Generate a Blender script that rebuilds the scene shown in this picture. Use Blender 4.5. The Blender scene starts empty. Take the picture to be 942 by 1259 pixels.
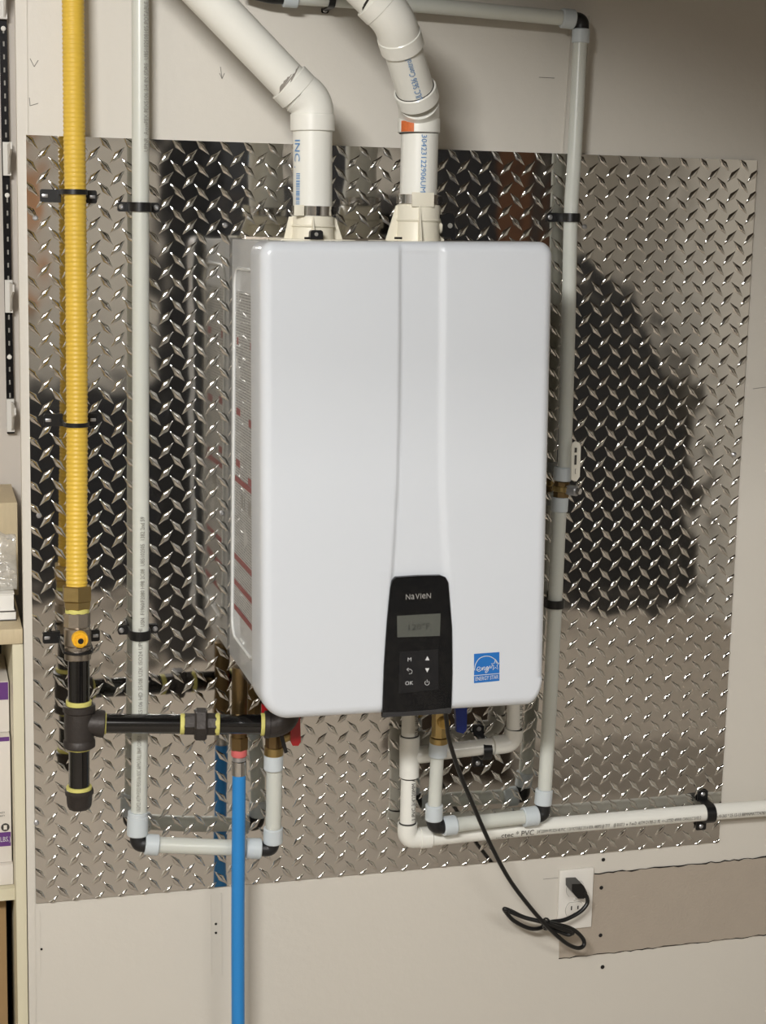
import bpy, bmesh, math, random
from mathutils import Vector, Matrix, noise as mnoise
random.seed(4)
C = bpy.context.scene
COL = C.collection
PI = math.pi
V = Vector

# ------------------------------------------------------------ camera
Z0 = 1.85                                   # height of the top of the metal sheet above the floor
CP = V((-0.15243, -2.54598, Z0 - 0.12235))
FPX = 1998.08
def _rot(a, b, c):
    ca, sa, cb, sb, cc, sc = math.cos(a), math.sin(a), math.cos(b), math.sin(b), math.cos(c), math.sin(c)
    Rz = Matrix(((ca, -sa, 0), (sa, ca, 0), (0, 0, 1)))
    Rx = Matrix(((1, 0, 0), (0, cb, -sb), (0, sb, cb)))
    Ry = Matrix(((cc, 0, sc), (0, 1, 0), (-sc, 0, cc)))
    return Rz @ Rx @ Ry
RC = _rot(-0.2761695, -0.1579202, -0.0216520)      # columns: right, forward, up
cam = bpy.data.cameras.new('camera'); camo = bpy.data.objects.new('camera', cam); COL.objects.link(camo)
cam.sensor_fit = 'HORIZONTAL'; cam.sensor_width = 36; cam.lens = FPX / 942 * 36
cam.shift_y = -34.5 / 942; cam.clip_start = 0.05
r_, f_, u_ = RC.col[0], RC.col[1], RC.col[2]
M3 = Matrix((r_, u_, -f_)).transposed()
camo.matrix_world = Matrix.Translation(CP) @ M3.to_4x4()
C.camera = camo
def ray(px, py): return RC @ V(((px - 471) / FPX, 1, -(py - 595) / FPX))
def at(px, py, Y=0.0):
    d = ray(px, py); return CP + d * ((Y - CP.y) / d.y)
def atx(px, py, X):
    d = ray(px, py); return CP + d * ((X - CP.x) / d.x)
def rpx(px, P): return px * ((P - CP) @ RC)[1] / FPX if False else px * (RC.transposed() @ (P - CP))[1] / FPX

# ------------------------------------------------------------ world, lights, exposure
w = bpy.data.worlds.new('world'); C.world = w; w.use_nodes = True
w.node_tree.nodes['Background'].inputs[0].default_value = (0.9, 0.93, 1, 1)
w.node_tree.nodes['Background'].inputs[1].default_value = 0.05
C.view_settings.view_transform = 'Standard'; C.view_settings.look = 'None'
C.view_settings.gamma = 1; C.view_settings.exposure = 0.55
def area(name, loc, tgt, sx, sy, power, col=(1, .95, .87)):
    l = bpy.data.lights.new(name, 'AREA'); l.shape = 'RECTANGLE'; l.size = sx; l.size_y = sy
    l.energy = power; l.color = col
    o = bpy.data.objects.new(name, l); COL.objects.link(o); o.location = loc
    o.rotation_euler = (V(tgt) - V(loc)).to_track_quat('-Z', 'Y').to_euler(); return o
area('unseen_ceiling_lamp', (-0.9, -3.0, 2.66), (0.2, -0.6, 0.6), 0.8, 0.2, 64, (1, .99, .97))
area('unseen_ceiling_lamp', (1.3, -3.9, 2.68), (1.3, -3.7, 0), 1.2, 0.16, 40, (1, .975, .945))  # added fill light from the right, evens out the main lamp

# ------------------------------------------------------------ materials
def srgb(c):
    return tuple(((x / 255) / 12.92 if x / 255 <= .04045 else ((x / 255 + .055) / 1.055) ** 2.4) for x in c) + (1,)
def mat(name, rgb, rough=.5, metal=0, bump=0, bscale=50, var=0, vscale=8, coat=0, trans=0, sss=0, stretch=(1, 1, 1), spec=.5, crough=.05, bdet=3):
    m = bpy.data.materials.new(name); m.use_nodes = True
    nt = m.node_tree; N = nt.nodes; L = nt.links; b = N['Principled BSDF']
    c = srgb(rgb)
    b.inputs['Base Color'].default_value = c
    b.inputs['Roughness'].default_value = rough; b.inputs['Metallic'].default_value = metal
    b.inputs['Specular IOR Level'].default_value = spec
    b.inputs['Coat Weight'].default_value = coat; b.inputs['Coat Roughness'].default_value = crough
    b.inputs['Transmission Weight'].default_value = trans
    if sss:
        b.inputs['Subsurface Weight'].default_value = sss
        b.inputs['Subsurface Radius'].default_value = (.006, .006, .005); b.inputs['Subsurface Scale'].default_value = 1
    if bump or var:
        tc = N.new('ShaderNodeTexCoord'); mp = N.new('ShaderNodeMapping'); mp.inputs['Scale'].default_value = stretch
        L.new(tc.outputs['Object'], mp.inputs['Vector'])
    if var:
        n = N.new('ShaderNodeTexNoise'); n.inputs['Scale'].default_value = vscale; n.inputs['Detail'].default_value = 5
        L.new(mp.outputs[0], n.inputs['Vector'])
        mx = N.new('ShaderNodeMix'); mx.data_type = 'RGBA'
        mx.inputs[6].default_value = tuple(max(0, x * (1 - var)) for x in c[:3]) + (1,)
        mx.inputs[7].default_value = tuple(min(1, x * (1 + var)) for x in c[:3]) + (1,)
        L.new(n.outputs['Fac'], mx.inputs[0]); L.new(mx.outputs[2], b.inputs['Base Color'])
    if bump:
        n = N.new('ShaderNodeTexNoise'); n.inputs['Scale'].default_value = bscale; n.inputs['Detail'].default_value = bdet
        L.new(mp.outputs[0], n.inputs['Vector'])
        bp = N.new('ShaderNodeBump'); bp.inputs['Strength'].default_value = 1; bp.inputs['Distance'].default_value = bump
        L.new(n.outputs['Fac'], bp.inputs['Height']); L.new(bp.outputs[0], b.inputs['Normal'])
    return m
M = {}
M['wall'] = mat('painted_wall', (203, 198, 188), .55, bump=.0006, bscale=60, var=.035, vscale=3)
M['ceil'] = mat('ceiling_paint', (215, 208, 198), .8)
M['alcove'] = mat('alcove_paint', (196, 189, 180), .7, var=.03)
M['floor'] = mat('concrete_floor', (166, 156, 143), .6, var=.08, vscale=3)
M['cream'] = mat('cream_laminate', (205, 198, 172), .45, var=.02)
M['sheet'] = mat('diamond_sheet_metal', (206, 204, 200), .06, 1, bump=.0004, bscale=22, bdet=0)
M['lug'] = mat('diamond_lug_metal', (212, 210, 205), .1, 1, bump=.0002, bscale=300)
M['edge'] = mat('sheet_edge', (120, 112, 100), .4, .8)
M['white'] = mat('heater_gloss_white', (206, 210, 215), .3, coat=.5, spec=.5, crough=.08)
M['body'] = mat('heater_body_grey', (186, 187, 187), .4, bump=.0006, bscale=18, coat=.4)
M['ridge'] = mat('pouch_ridge', (225, 226, 224), .25, coat=.5)
M['panel'] = mat('panel_black', (5, 5, 6), .1, spec=.16)
M['panel2'] = mat('button_field', (19, 19, 21), .3, spec=.3)
M['bez'] = mat('panel_lip', (46, 46, 47), .4)
M['lcd'] = mat('lcd_grey', (82, 84, 78), .25)
M['lcdt'] = mat('lcd_digits', (52, 54, 50), .4)
M['ink_w'] = mat('white_print', (205, 205, 205), .5)
M['ink_g'] = mat('grey_print', (130, 128, 122), .5)
M['ink_k'] = mat('black_print', (60, 56, 52), .6)
M['ink_b'] = mat('blue_print', (92, 140, 190), .6)
M['blue'] = mat('sticker_blue', (32, 105, 178), .4)
M['pvc'] = mat('white_pvc', (226, 225, 217), .3, var=.02, vscale=6, coat=.2)
M['pvc2'] = mat('duct_plastic', (222, 216, 198), .45)
M['glue'] = mat('dark_glue_line', (38, 34, 30), .6)
M['smear'] = mat('purple_grey_primer', (140, 134, 126), .6)
M['yellow'] = mat('yellow_jacket', (214, 178, 66), .42, var=.05, vscale=30)
M['black'] = mat('black_clamp', (17, 17, 18), .35)
M['iron'] = mat('black_iron', (42, 39, 37), .42, .5, bump=.0006, bscale=120)
M['ironp'] = mat('black_lacquered_pipe', (20, 19, 19), .16, .3, coat=.7)
M['cast'] = mat('cast_iron_fitting', (58, 53, 50), .5, .4, bump=.0008, bscale=160)
M['tape'] = mat('yellow_thread_tape', (205, 198, 112), .6, bump=.001, bscale=200)
M['brass'] = mat('brass', (176, 154, 104), .28, 1, bump=.0005, bscale=60)
M['brassd'] = mat('dark_brass', (126, 106, 74), .35, 1)
M['nickel'] = mat('nickel', (170, 160, 148), .3, 1, bump=.0005, bscale=80)
M['steel'] = mat('stainless', (200, 200, 200), .12, 1)
M['zinc'] = mat('zinc_screw', (190, 190, 192), .35, .9)
M['pex'] = mat('milky_pex', (203, 205, 197), .3, sss=.35, coat=.2)
M['nut'] = mat('milky_nut', (196, 203, 206), .4, sss=.3)
M['pex_elb'] = mat('black_plastic', (24, 24, 25), .45)
M['hose'] = mat('blue_hose', (38, 128, 196), .38)
M['pink'] = mat('pink_band', (200, 98, 96), .5)
M['red'] = mat('red_handle', (168, 26, 32), .35, coat=.3)
M['handb'] = mat('blue_handle', (24, 48, 130), .35, coat=.3)
M['handy'] = mat('yellow_handle', (228, 172, 34), .4)
M['handw'] = mat('ivory_handle', (214, 210, 196), .4)
M['cord'] = mat('black_cord', (16, 16, 16), .35)
M['outlet'] = mat('outlet_white', (222, 218, 210), .35)
M['recept'] = mat('receptacle_white', (214, 210, 202), .35)
M['hole'] = mat('dark_hole', (22, 18, 15), .9)
M['patch'] = mat('bare_wallboard', (163, 152, 138), .9, bump=.0008, bscale=220, var=.05, vscale=18)
M['orange'] = mat('orange_sticker', (196, 100, 48), .5, var=.25, vscale=220)
M['reflection_dark'] = mat('dark_reflection_piece', (40, 42, 47), .35)  # dark tone of the added pieces mirrored in the sheet
M['added_dark'] = mat('added_panel_dark', (70, 62, 54), .5)  # for the added bars and the overhead shading panel
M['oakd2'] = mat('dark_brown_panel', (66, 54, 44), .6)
M['oakd'] = mat('brown_wood', (110, 74, 50), .5)
M['wood'] = mat('oak_wood', (196, 142, 96), .5, var=.1, stretch=(20, 20, 1))
M['linen'] = mat('linen_laminate', (196, 180, 148), .55, bump=.0004, bscale=500, var=.12, vscale=160, stretch=(1, 1, .12))
M['purple'] = mat('purple_print', (96, 52, 120), .5)
M['box'] = mat('white_carton', (214, 208, 200), .6)
M['kraft'] = mat('kraft_carton', (150, 122, 84), .8, var=.06)
M['paper'] = mat('white_paper', (226, 224, 218), .6)
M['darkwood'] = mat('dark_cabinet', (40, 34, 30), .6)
M['std'] = mat('black_steel_standard', (20, 19, 22), .22, .5)
M['bracket'] = mat('white_bracket', (206, 204, 198), .4)

def film_mat(name, tr, rough, bump, scale, col=(1, 1, 1, 1)):
    m = bpy.data.materials.new(name); m.use_nodes = True; nt = m.node_tree; N = nt.nodes; L = nt.links
    N.remove(N['Principled BSDF'])
    t = N.new('ShaderNodeBsdfTransparent'); g = N.new('ShaderNodeBsdfGlossy'); g.inputs['Roughness'].default_value = rough
    g.inputs['Color'].default_value = col
    d = N.new('ShaderNodeBsdfDiffuse'); d.inputs['Color'].default_value = col
    a = N.new('ShaderNodeMixShader'); a.inputs[0].default_value = .5
    L.new(g.outputs[0], a.inputs[1]); L.new(d.outputs[0], a.inputs[2])
    mx = N.new('ShaderNodeMixShader'); mx.inputs[0].default_value = 1 - tr
    L.new(t.outputs[0], mx.inputs[1]); L.new(a.outputs[0], mx.inputs[2])
    tc = N.new('ShaderNodeTexCoord'); n = N.new('ShaderNodeTexNoise'); n.inputs['Scale'].default_value = scale
    L.new(tc.outputs['Object'], n.inputs['Vector'])
    bp = N.new('ShaderNodeBump'); bp.inputs['Distance'].default_value = bump
    L.new(n.outputs['Fac'], bp.inputs['Height']); L.new(bp.outputs[0], g.inputs['Normal'])
    L.new(mx.outputs[0], N['Material Output'].inputs[0]); return m
M['film'] = film_mat('clear_film', .9, .05, .01, 25)
M['bag'] = film_mat('bag_film', .55, .12, .02, 18, (.85, .84, .8, 1))

def label_mat():
    """printed instruction sheet: rows of tiny grey text, flat print"""
    m = bpy.data.materials.new('instruction_print'); m.use_nodes = True; nt = m.node_tree; N = nt.nodes; L = nt.links
    b = N['Principled BSDF']; b.inputs['Roughness'].default_value = .3; b.inputs['Coat Weight'].default_value = .6
    tc = N.new('ShaderNodeTexCoord'); sp = N.new('ShaderNodeSeparateXYZ'); L.new(tc.outputs['Object'], sp.inputs[0])
    mu = N.new('ShaderNodeMath'); mu.operation = 'MULTIPLY'; mu.inputs[1].default_value = 230; L.new(sp.outputs['Z'], mu.inputs[0])
    fr = N.new('ShaderNodeMath'); fr.operation = 'FRACT'; L.new(mu.outputs[0], fr.inputs[0])
    gt = N.new('ShaderNodeMath'); gt.operation = 'GREATER_THAN'; gt.inputs[1].default_value = .5; L.new(fr.outputs[0], gt.inputs[0])
    mp = N.new('ShaderNodeMapping'); mp.inputs['Scale'].default_value = (1, 700, 115); L.new(tc.outputs['Object'], mp.inputs[0])
    n = N.new('ShaderNodeTexNoise'); n.inputs['Scale'].default_value = 1; L.new(mp.outputs[0], n.inputs['Vector'])
    g2 = N.new('ShaderNodeMath'); g2.operation = 'GREATER_THAN'; g2.inputs[1].default_value = .44; L.new(n.outputs['Fac'], g2.inputs[0])
    n3 = N.new('ShaderNodeTexNoise'); n3.inputs['Scale'].default_value = 14; L.new(tc.outputs['Object'], n3.inputs['Vector'])
    g3 = N.new('ShaderNodeMath'); g3.operation = 'GREATER_THAN'; g3.inputs[1].default_value = .30; L.new(n3.outputs['Fac'], g3.inputs[0])
    m1 = N.new('ShaderNodeMath'); m1.operation = 'MULTIPLY'; L.new(gt.outputs[0], m1.inputs[0]); L.new(g2.outputs[0], m1.inputs[1])
    m2 = N.new('ShaderNodeMath'); m2.operation = 'MULTIPLY'; L.new(m1.outputs[0], m2.inputs[0]); L.new(g3.outputs[0], m2.inputs[1])
    mx = N.new('ShaderNodeMix'); mx.data_type = 'RGBA'; mx.inputs[6].default_value = srgb((190, 191, 189)); mx.inputs[7].default_value = srgb((96, 97, 98))
    L.new(m2.outputs[0], mx.inputs[0]); L.new(mx.outputs[2], b.inputs['Base Color']); return m
M['print'] = label_mat()

# ------------------------------------------------------------ object helpers
def thing(name, label, cat, loc, group=None):
    o = bpy.data.objects.new(name, None); COL.objects.link(o); o.location = loc; o.empty_display_size = .02
    o['label'] = label; o['category'] = cat
    if group: o['group'] = group
    return o
def rootloc(p):
    l = V((0, 0, 0))
    while p: l = l + V(p.location); p = p.parent
    return l
def obj(name, bm, m, parent=None, smooth=True, ang=35, label=None, kind=None, merge=True, mats=None):
    if merge: bmesh.ops.remove_doubles(bm, verts=bm.verts, dist=1e-6)
    bmesh.ops.recalc_face_normals(bm, faces=bm.faces)
    rl = rootloc(parent)
    for v in bm.verts: v.co -= rl
    me = bpy.data.meshes.new(name); bm.to_mesh(me); bm.free()
    if smooth:
        me.shade_smooth(); me.set_sharp_from_angle(angle=math.radians(ang))
    for mm in (mats or [m]): me.materials.append(mm)
    o = bpy.data.objects.new(name, me); COL.objects.link(o)
    if parent: o.parent = parent
    if label: o['label'] = label
    if kind: o['kind'] = kind
    return o
def tag(o, label, cat, group=None):
    o['label'] = label; o['category'] = cat
    if group: o['group'] = group
    return o
def B(): return bmesh.new()
def box(bm, lo, hi, bev=0, mi=0):
    x0, y0, z0 = lo; x1, y1, z1 = hi
    vs = [bm.verts.new(p) for p in ((x0,y0,z0),(x1,y0,z0),(x1,y1,z0),(x0,y1,z0),(x0,y0,z1),(x1,y0,z1),(x1,y1,z1),(x0,y1,z1))]
    fs = [bm.faces.new([vs[i] for i in q]) for q in ((0,3,2,1),(4,5,6,7),(0,1,5,4),(1,2,6,5),(2,3,7,6),(3,0,4,7))]
    for f in fs: f.material_index = mi
    if bev:
        es = list({e for f in fs for e in f.edges})
        bmesh.ops.bevel(bm, geom=es, offset=bev, segments=2, profile=.6, affect='EDGES')
    return bm
def frame(a):
    a = a.normalized(); h = V((0, -1, 0)) if abs(a.y) < .9 else V((0, 0, 1))
    n = (h - a * h.dot(a)).normalized(); return a, n, a.cross(n).normalized()
def lathe(bm, A, D, prof, seg=24, ph=0):
    """prof: list of (t metres along, radius)"""
    a, n, t = frame(V(D)); rings = []
    for (s, r) in prof:
        if r <= 1e-7: rings.append([bm.verts.new(V(A) + a * s)])
        else: rings.append([bm.verts.new(V(A) + a * s + (n * math.cos(2*PI*k/seg+ph) + t * math.sin(2*PI*k/seg+ph)) * r) for k in range(seg)])
    for i in range(len(rings) - 1):
        p, q = rings[i], rings[i+1]
        for k in range(seg):
            j = (k + 1) % seg
            if len(p) == 1 and len(q) == 1: continue
            if len(p) == 1: bm.faces.new((p[0], q[k], q[j]))
            elif len(q) == 1: bm.faces.new((p[k], p[j], q[0]))
            else: bm.faces.new((p[k], p[j], q[j], q[k]))
    return bm
def cyl(bm, A, Bp, r, bev=.0006, seg=24, r2=None, ph=0):
    A = V(A); Bp = V(Bp); L = (Bp - A).length; r2 = r if r2 is None else r2; bev = min(bev, L * .3, r * .4)
    return lathe(bm, A, Bp - A, [(0, 0), (0, r - bev), (bev, r), (L - bev, r2), (L, r2 - bev), (L, 0)], seg, ph)
def catmull(P, n=8):
    P = [V(p) for p in P]; out = []
    Q = [P[0] * 2 - P[1]] + P + [P[-1] * 2 - P[-2]]
    for i in range(1, len(Q) - 2):
        for k in range(n):
            t = k / n; a, b, c, d = Q[i-1], Q[i], Q[i+1], Q[i+2]
            out.append(.5 * ((2*b) + (c - a) * t + (2*a - 5*b + 4*c - d) * t*t + (3*b - a - 3*c + d) * t**3))
    out.append(P[-1]); return out
def tube(bm, P, R, seg=20, cap=True):
    P = [V(p) for p in P]; n = len(P)
    if not hasattr(R, '__len__'): R = [R] * n
    T = [(P[min(i+1, n-1)] - P[max(i-1, 0)]).normalized() for i in range(n)]
    _, N0, _ = frame(T[0]); rings = []
    for i in range(n):
        N0 = (N0 - T[i] * N0.dot(T[i])).normalized(); Bn = T[i].cross(N0)
        rings.append([bm.verts.new(P[i] + (N0 * math.cos(2*PI*k/seg) + Bn * math.sin(2*PI*k/seg)) * R[i]) for k in range(seg)])
    for i in range(n - 1):
        for k in range(seg):
            j = (k + 1) % seg; bm.faces.new((rings[i][k], rings[i][j], rings[i+1][j], rings[i+1][k]))
    if cap:
        bm.faces.new(rings[0][::-1]); bm.faces.new(rings[-1])
    return bm
def bend(A, Bp, Cp, r, n=10):
    """round the corner at Bp with radius-ish cut r"""
    A, Bp, Cp = V(A), V(Bp), V(Cp); a = Bp + (A - Bp).normalized() * r; c = Bp + (Cp - Bp).normalized() * r
    return [a.lerp(Bp, t).lerp(Bp.lerp(c, t), t) for t in [k / n for k in range(n + 1)]]
def prism(bm, pts, off):
    """pts: planar loop of 3D points, off: vector to extrude"""
    a = [bm.verts.new(V(p)) for p in pts]; b = [bm.verts.new(V(p) + V(off)) for p in pts]
    bm.faces.new(a); bm.faces.new(b[::-1])
    for i in range(len(a)): j = (i + 1) % len(a); bm.faces.new((a[i], b[i], b[j], a[j]))
    return bm
def text_mesh(s, size, align='LEFT', res=2, narrow=1.0):
    cu = bpy.data.curves.new('t', 'FONT'); cu.body = s; cu.size = size; cu.resolution_u = res; cu.align_x = align; cu.align_y = 'CENTER'
    o = bpy.data.objects.new('t', cu); COL.objects.link(o)
    bpy.context.view_layer.update()
    me = bpy.data.meshes.new_from_object(o.evaluated_get(bpy.context.evaluated_depsgraph_get()))
    bm = B(); bm.from_mesh(me)
    bpy.data.objects.remove(o); bpy.data.curves.remove(cu); bpy.data.meshes.remove(me)
    for v in bm.verts: v.co.x *= narrow
    return bm
def fit_text(s, size, width=None, align='LEFT'):
    bm = text_mesh(s, size, align)
    if width:
        xs = [v.co.x for v in bm.verts]; k = width / max(1e-6, max(xs) - min(xs))
        for v in bm.verts: v.co.x *= k
    return bm
def text_flat(name, s, P, right, up, size, m, parent, width=None, align='CENTER', off=.0004):
    bm = fit_text(s, size, width, align); right = V(right).normalized(); up = V(up).normalized(); nrm = right.cross(up)
    for v in bm.verts: v.co = V(P) + right * v.co.x + up * v.co.y + nrm * off
    return obj(name, bm, m, parent, smooth=False, merge=False)
def text_pipe(name, s, A, D, r, facing, size, m, parent, width=None):
    """lettering that runs along a pipe axis from A towards D, wrapped on radius r, centred on direction facing"""
    bm = fit_text(s, size, width, 'LEFT'); a = V(D).normalized(); f = V(facing); n = (f - a * f.dot(a)).normalized(); up = n.cross(a)
    bmesh.ops.subdivide_edges(bm, edges=[e for e in bm.edges if abs(e.verts[0].co.y - e.verts[1].co.y) > size * .3], cuts=2)
    for v in bm.verts:
        q = v.co.y / r; v.co = V(A) + a * v.co.x + (n * math.cos(q) + up * math.sin(q)) * (r + .0004 + size * size / (7 * r))
    return obj(name, bm, m, parent, smooth=False, merge=False)
TOCAM = lambda P: (CP - V(P)).normalized()

# ------------------------------------------------------------ the setting
XL = at(27, 600).x
WY = .005                                         # face of the painted wall, just behind the sheet
def struct(name, bm, m, **k):
    o = obj(name, bm, m, None, **k); o['kind'] = 'structure'; return o
XR, YB, ZC, XW = 3.3, -5.4, 2.75, -2.2
struct('wall_front', box(B(), (XL, WY, 0), (XR, WY + .02, ZC), .0015), M['wall'])
struct('wall_alcove', box(B(), (XW, .46, 0), (.5, .5, ZC)), M['alcove'])
struct('wall_alcove_side', box(B(), (.03, WY + .02, 0), (.06, .46, ZC)), M['alcove'])
struct('floor', box(B(), (XW - .1, YB, -.05), (XR, .5, 0)), M['floor'])
struct('ceiling', box(B(), (XW - .1, YB, ZC), (XR, .5, ZC + .05)), M['ceil'])
struct('wall_left', box(B(), (XW - .1, YB, 0), (XW, .46, ZC)), M['wall'])
struct('wall_right', box(B(), (XR, YB, 0), (XR + .1, .5, ZC)), M['wall'])
struct('wall_back', box(B(), (XW - .1, YB - .1, 0), (XR + .1, YB, ZC)), M['wall'])

# bare strip of wallboard let into the wall at the lower right
trim = struct('trim_1', prism(B(), [at(687.5, 1078, WY), at(960, 1052.5, WY), at(960, 1147.5, WY), at(687.5, 1179, WY)], (0, -.0012, 0)), M['patch'], smooth=False)
random.seed(11)
def crack(name, x0, y0, x1, y1, wid, n=26):
    bm = B(); up = []; dn = []
    for k in range(n + 1):
        t = k / n; j = random.uniform(-.9, .9); wv = wid * random.uniform(.3, 1)
        up.append(at(x0 + (x1-x0)*t, y0 + (y1-y0)*t + j - wv, WY - .0014)); dn.append(at(x0 + (x1-x0)*t, y0 + (y1-y0)*t + j + wv, WY - .0014))
    a = [bm.verts.new(p) for p in up]; b = [bm.verts.new(p) for p in dn]
    for i in range(n): bm.faces.new((a[i], a[i+1], b[i+1], b[i]))
    return obj(name, bm, M['hole'], trim, smooth=False)
crack('joint', 731, 1074.5, 960, 1052, 1.1, 40); crack('joint', 687, 1179, 960, 1147.5, .7, 40); crack('joint', 687.5, 1142, 687, 1180, .8, 8)
wf = bpy.data.objects['wall_front']
def wall_bit(name, bm, m): return obj(name, bm, m, wf, smooth=False)
for (x, y, r) in ((742, 1057, 2.4), (739.5, 1091.5, 2.5), (738.5, 1150, 2.5), (741, 1189, 2.6), (51, 1167, 1.5), (265.5, 1136, 1.5), (265.5, 1147, 1.5)):
    P = at(x, y, WY - .0015); wall_bit('screw_hole', lathe(B(), P + V((0, .0014, 0)), (0, -1, 0), [(0, rpx(r, P) * 1.5), (.0006, rpx(r, P) * 1.3), (.0006, rpx(r, P))], 16), M['wall'])
    wall_bit('screw_head', lathe(B(), P, (0, -1, 0), [(0, 0), (0, rpx(r, P)), (.0002, rpx(r, P)), (.0002, 0)], 14), M['hole'])
# thin batten joint behind the right tube, faint seams low on the wall, scratches
def seam(x0, y0, x1, y1, wpx, m, th=.001, name='seam'):
    a, b, c, d = at(x0, y0, WY), at(x0 + wpx, y0, WY), at(x1 + wpx, y1, WY), at(x1, y1, WY)
    return wall_bit(name, prism(B(), [a, b, c, d], (0, -th, 0)), m)
seam(724, 20, 714.5, 188, 2.4, M['wall'], .004, 'batten')
seam(691, 190, 702, 20, 1.2, M['wall'], .002)
seam(48, 1120, 48.5, 1200, 1.4, M['wall']); seam(258, 1100, 259, 1200, 1.4, M['wall']); seam(271, 1098, 272, 1200, 1.4, M['wall'])
seam(32.3, 0, 43.5, 1259, 1.0, M['wall'], .0012)
for (a, b, c, d) in ((37, 72, 42, 82), (42, 82, 47, 74), (36, 120, 37, 130), (37, 130, 47, 127), (271, 82, 273, 96), (270, 90, 273, 97), (276, 90, 273, 97), (663, 95, 682, 96), (690, 1079, 668, 1081), (926, 478, 942, 476)):
    P, Q = at(a, b, WY - .0003), at(c, d, WY - .0003); wall_bit('pencil_mark', tube(B(), [P, Q], .0005, 4), M['ink_g'])
for (a, b, c, d) in ((193, 1112, 194, 1148), (218, 1112, 213, 1138)):
    pass

# ------------------------------------------------------------ added stand-ins across the room, shaped for their reflections in the sheet
def reflection_panel(name, x0, x1, z0, z1, m, d=.04):
    struct(name, box(B(), (x0, YB + .002, z0), (x1, YB + d, z1)), m)
reflection_panel('reflection_dark_panel', .92, 3.0, .002, 2.4, M['reflection_dark'])  # added dark panel, mirrored as the dark band above the heater
for k_ in range(1, 4): struct('reflection_panel_bar', box(B(), (.92, YB + .04, .6*k_ - .01), (3.0, YB + .055, .6*k_ + .01)), M['added_dark'])
reflection_panel('reflection_pale_strip_a', 1.5, 1.62, 1.9, 2.45, M['wall'], .08); reflection_panel('reflection_pale_strip_b', 1.98, 2.16, 1.9, 2.45, M['wall'], .08)  # added pale strips that break up the dark reflection
reflection_panel('reflection_brown_strip_a', 2.70, 2.86, 1.5, 2.4, M['oakd'], .08)
reflection_panel('reflection_wood_strip', .24, .34, 1.3, 2.5, M['wood'], .06)
reflection_panel('reflection_low_block', .20, .88, .002, .95, M['reflection_dark'], .5)  # added low block, darkens the reflection at the left
reflection_panel('reflection_brown_strip_b', 1.02, 1.10, 1.55, 2.4, M['oakd'], .07)
struct('reflection_floor_box', box(B(), (1.30, -2.5, 0), (1.62, -2.12, .85)), M['oakd2'])  # added dark box, darkens the reflection under the heater
struct('reflection_tall_block', box(B(), (.70, -3.85, .0), (.93, -3.7, 2.4)), M['reflection_dark'])  # invented free-standing block, mirrored as the tall dark column
bm = B(); prism(bm, [(2.55, -4.2, 0), (2.55, -4.2, 1.55), (2.62, -4.2, 1.6), (2.9, -4.2, 1.45), (3.05, -4.2, 1.2), (3.2, -4.2, .6), (3.22, -4.2, 0)], (0, -.4, 0)); struct('reflection_dark_shape', bm, M['reflection_dark'])  # added shape, mirrored as the dark blob right of the heater
struct('overhead_shade_panel', box(B(), (-.10, -2.9, 2.34), (3.1, -.02, 2.38)), M['added_dark'])      # added unseen panel overhead, shades the upper right of the wall

# ------------------------------------------------------------ diamond sheet
W, H = 1.2195, 1.2192
sheet = thing('metal_sheet', 'large square diamond plate aluminium sheet fixed to the wall behind the heater', 'metal sheet', (0, 0, Z0 - H))
bm = B(); box(bm, (0, 0, Z0 - H), (W, .0048, Z0)); obj('sheet', bm, M['sheet'], sheet, smooth=False)
PXL, PZL = .03715, .03517
def lug_bm(ang, bm=None, ox=0, oz=0, xr=None):
    bm = bm or B(); c, s = math.cos(ang), math.sin(ang)
    def P(a, b, h):
        return V((ox + c*a - s*b, -h, oz + s*a + c*b))
    outer = [(17.5, 0), (8, 2.7), (0, 5.4), (-8, 2.7), (-17.5, 0), (-8, -2.7), (0, -5.4), (8, -2.7)]
    rings = [[bm.verts.new(P(a*ka/1000, b*kb/1000, h)) for a, b in outer] for ka, kb, h in ((1, 1, 0), (.86, .80, .0009), (.62, .50, .0016), (.32, .22, .00195))]
    top = bm.verts.new(P(0, 0, .00205))
    for i in range(8):
        j = (i + 1) % 8
        for p_, q_ in zip(rings, rings[1:]): bm.faces.new((p_[i], p_[j], q_[j], q_[i]))
        bm.faces.new((rings[-1][i], rings[-1][j], top))
    return bm
lugs = []; rim = []
for i in range(-1, 34):
    for j in range(-1, 36):
        for k, (dx, dz, an) in enumerate(((0, 0, math.radians(48)), (-PXL/2, PZL/2, math.radians(-48)))):
            x = .0247 + i*PXL + dx; z = -.0255 - j*PZL + dz
            if .0125 < x < W - .0125 and -H + .0135 < z < -.0135: lugs.append((x, z + Z0, an))
            elif -.009 < x < W + .009 and -H - .009 < z < .009: rim.append((x, z + Z0, an))
def covered(x, z):          # behind the heater or behind the wide pipes
    return (.29 < x < .76 and .97 < z < 1.72) or abs(x - .07) < .022
vis = sorted([l for l in lugs if not covered(l[0], l[1])], key=lambda l: (V((l[0], 0, l[1])) - CP).length)
near = set(vis[:300]); protos = {}
for l in vis[:300]:
    key = l[2]
    if key not in protos:
        b_ = lug_bm(key); me = bpy.data.meshes.new('diamond'); bmesh.ops.recalc_face_normals(b_, faces=b_.faces); b_.to_mesh(me); b_.free()
        me.shade_smooth(); me.materials.append(M['lug']); protos[key] = me
    o = bpy.data.objects.new('diamond', protos[key]); COL.objects.link(o); o.parent = sheet; o.location = V((l[0], 0, l[1])) - V(sheet.location)
bm = B()
for l in lugs:
    if l not in near: lug_bm(l[2], bm, l[0], l[1])
bm2 = B()
for l in rim: lug_bm(l[2], bm2, l[0], l[1])
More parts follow.
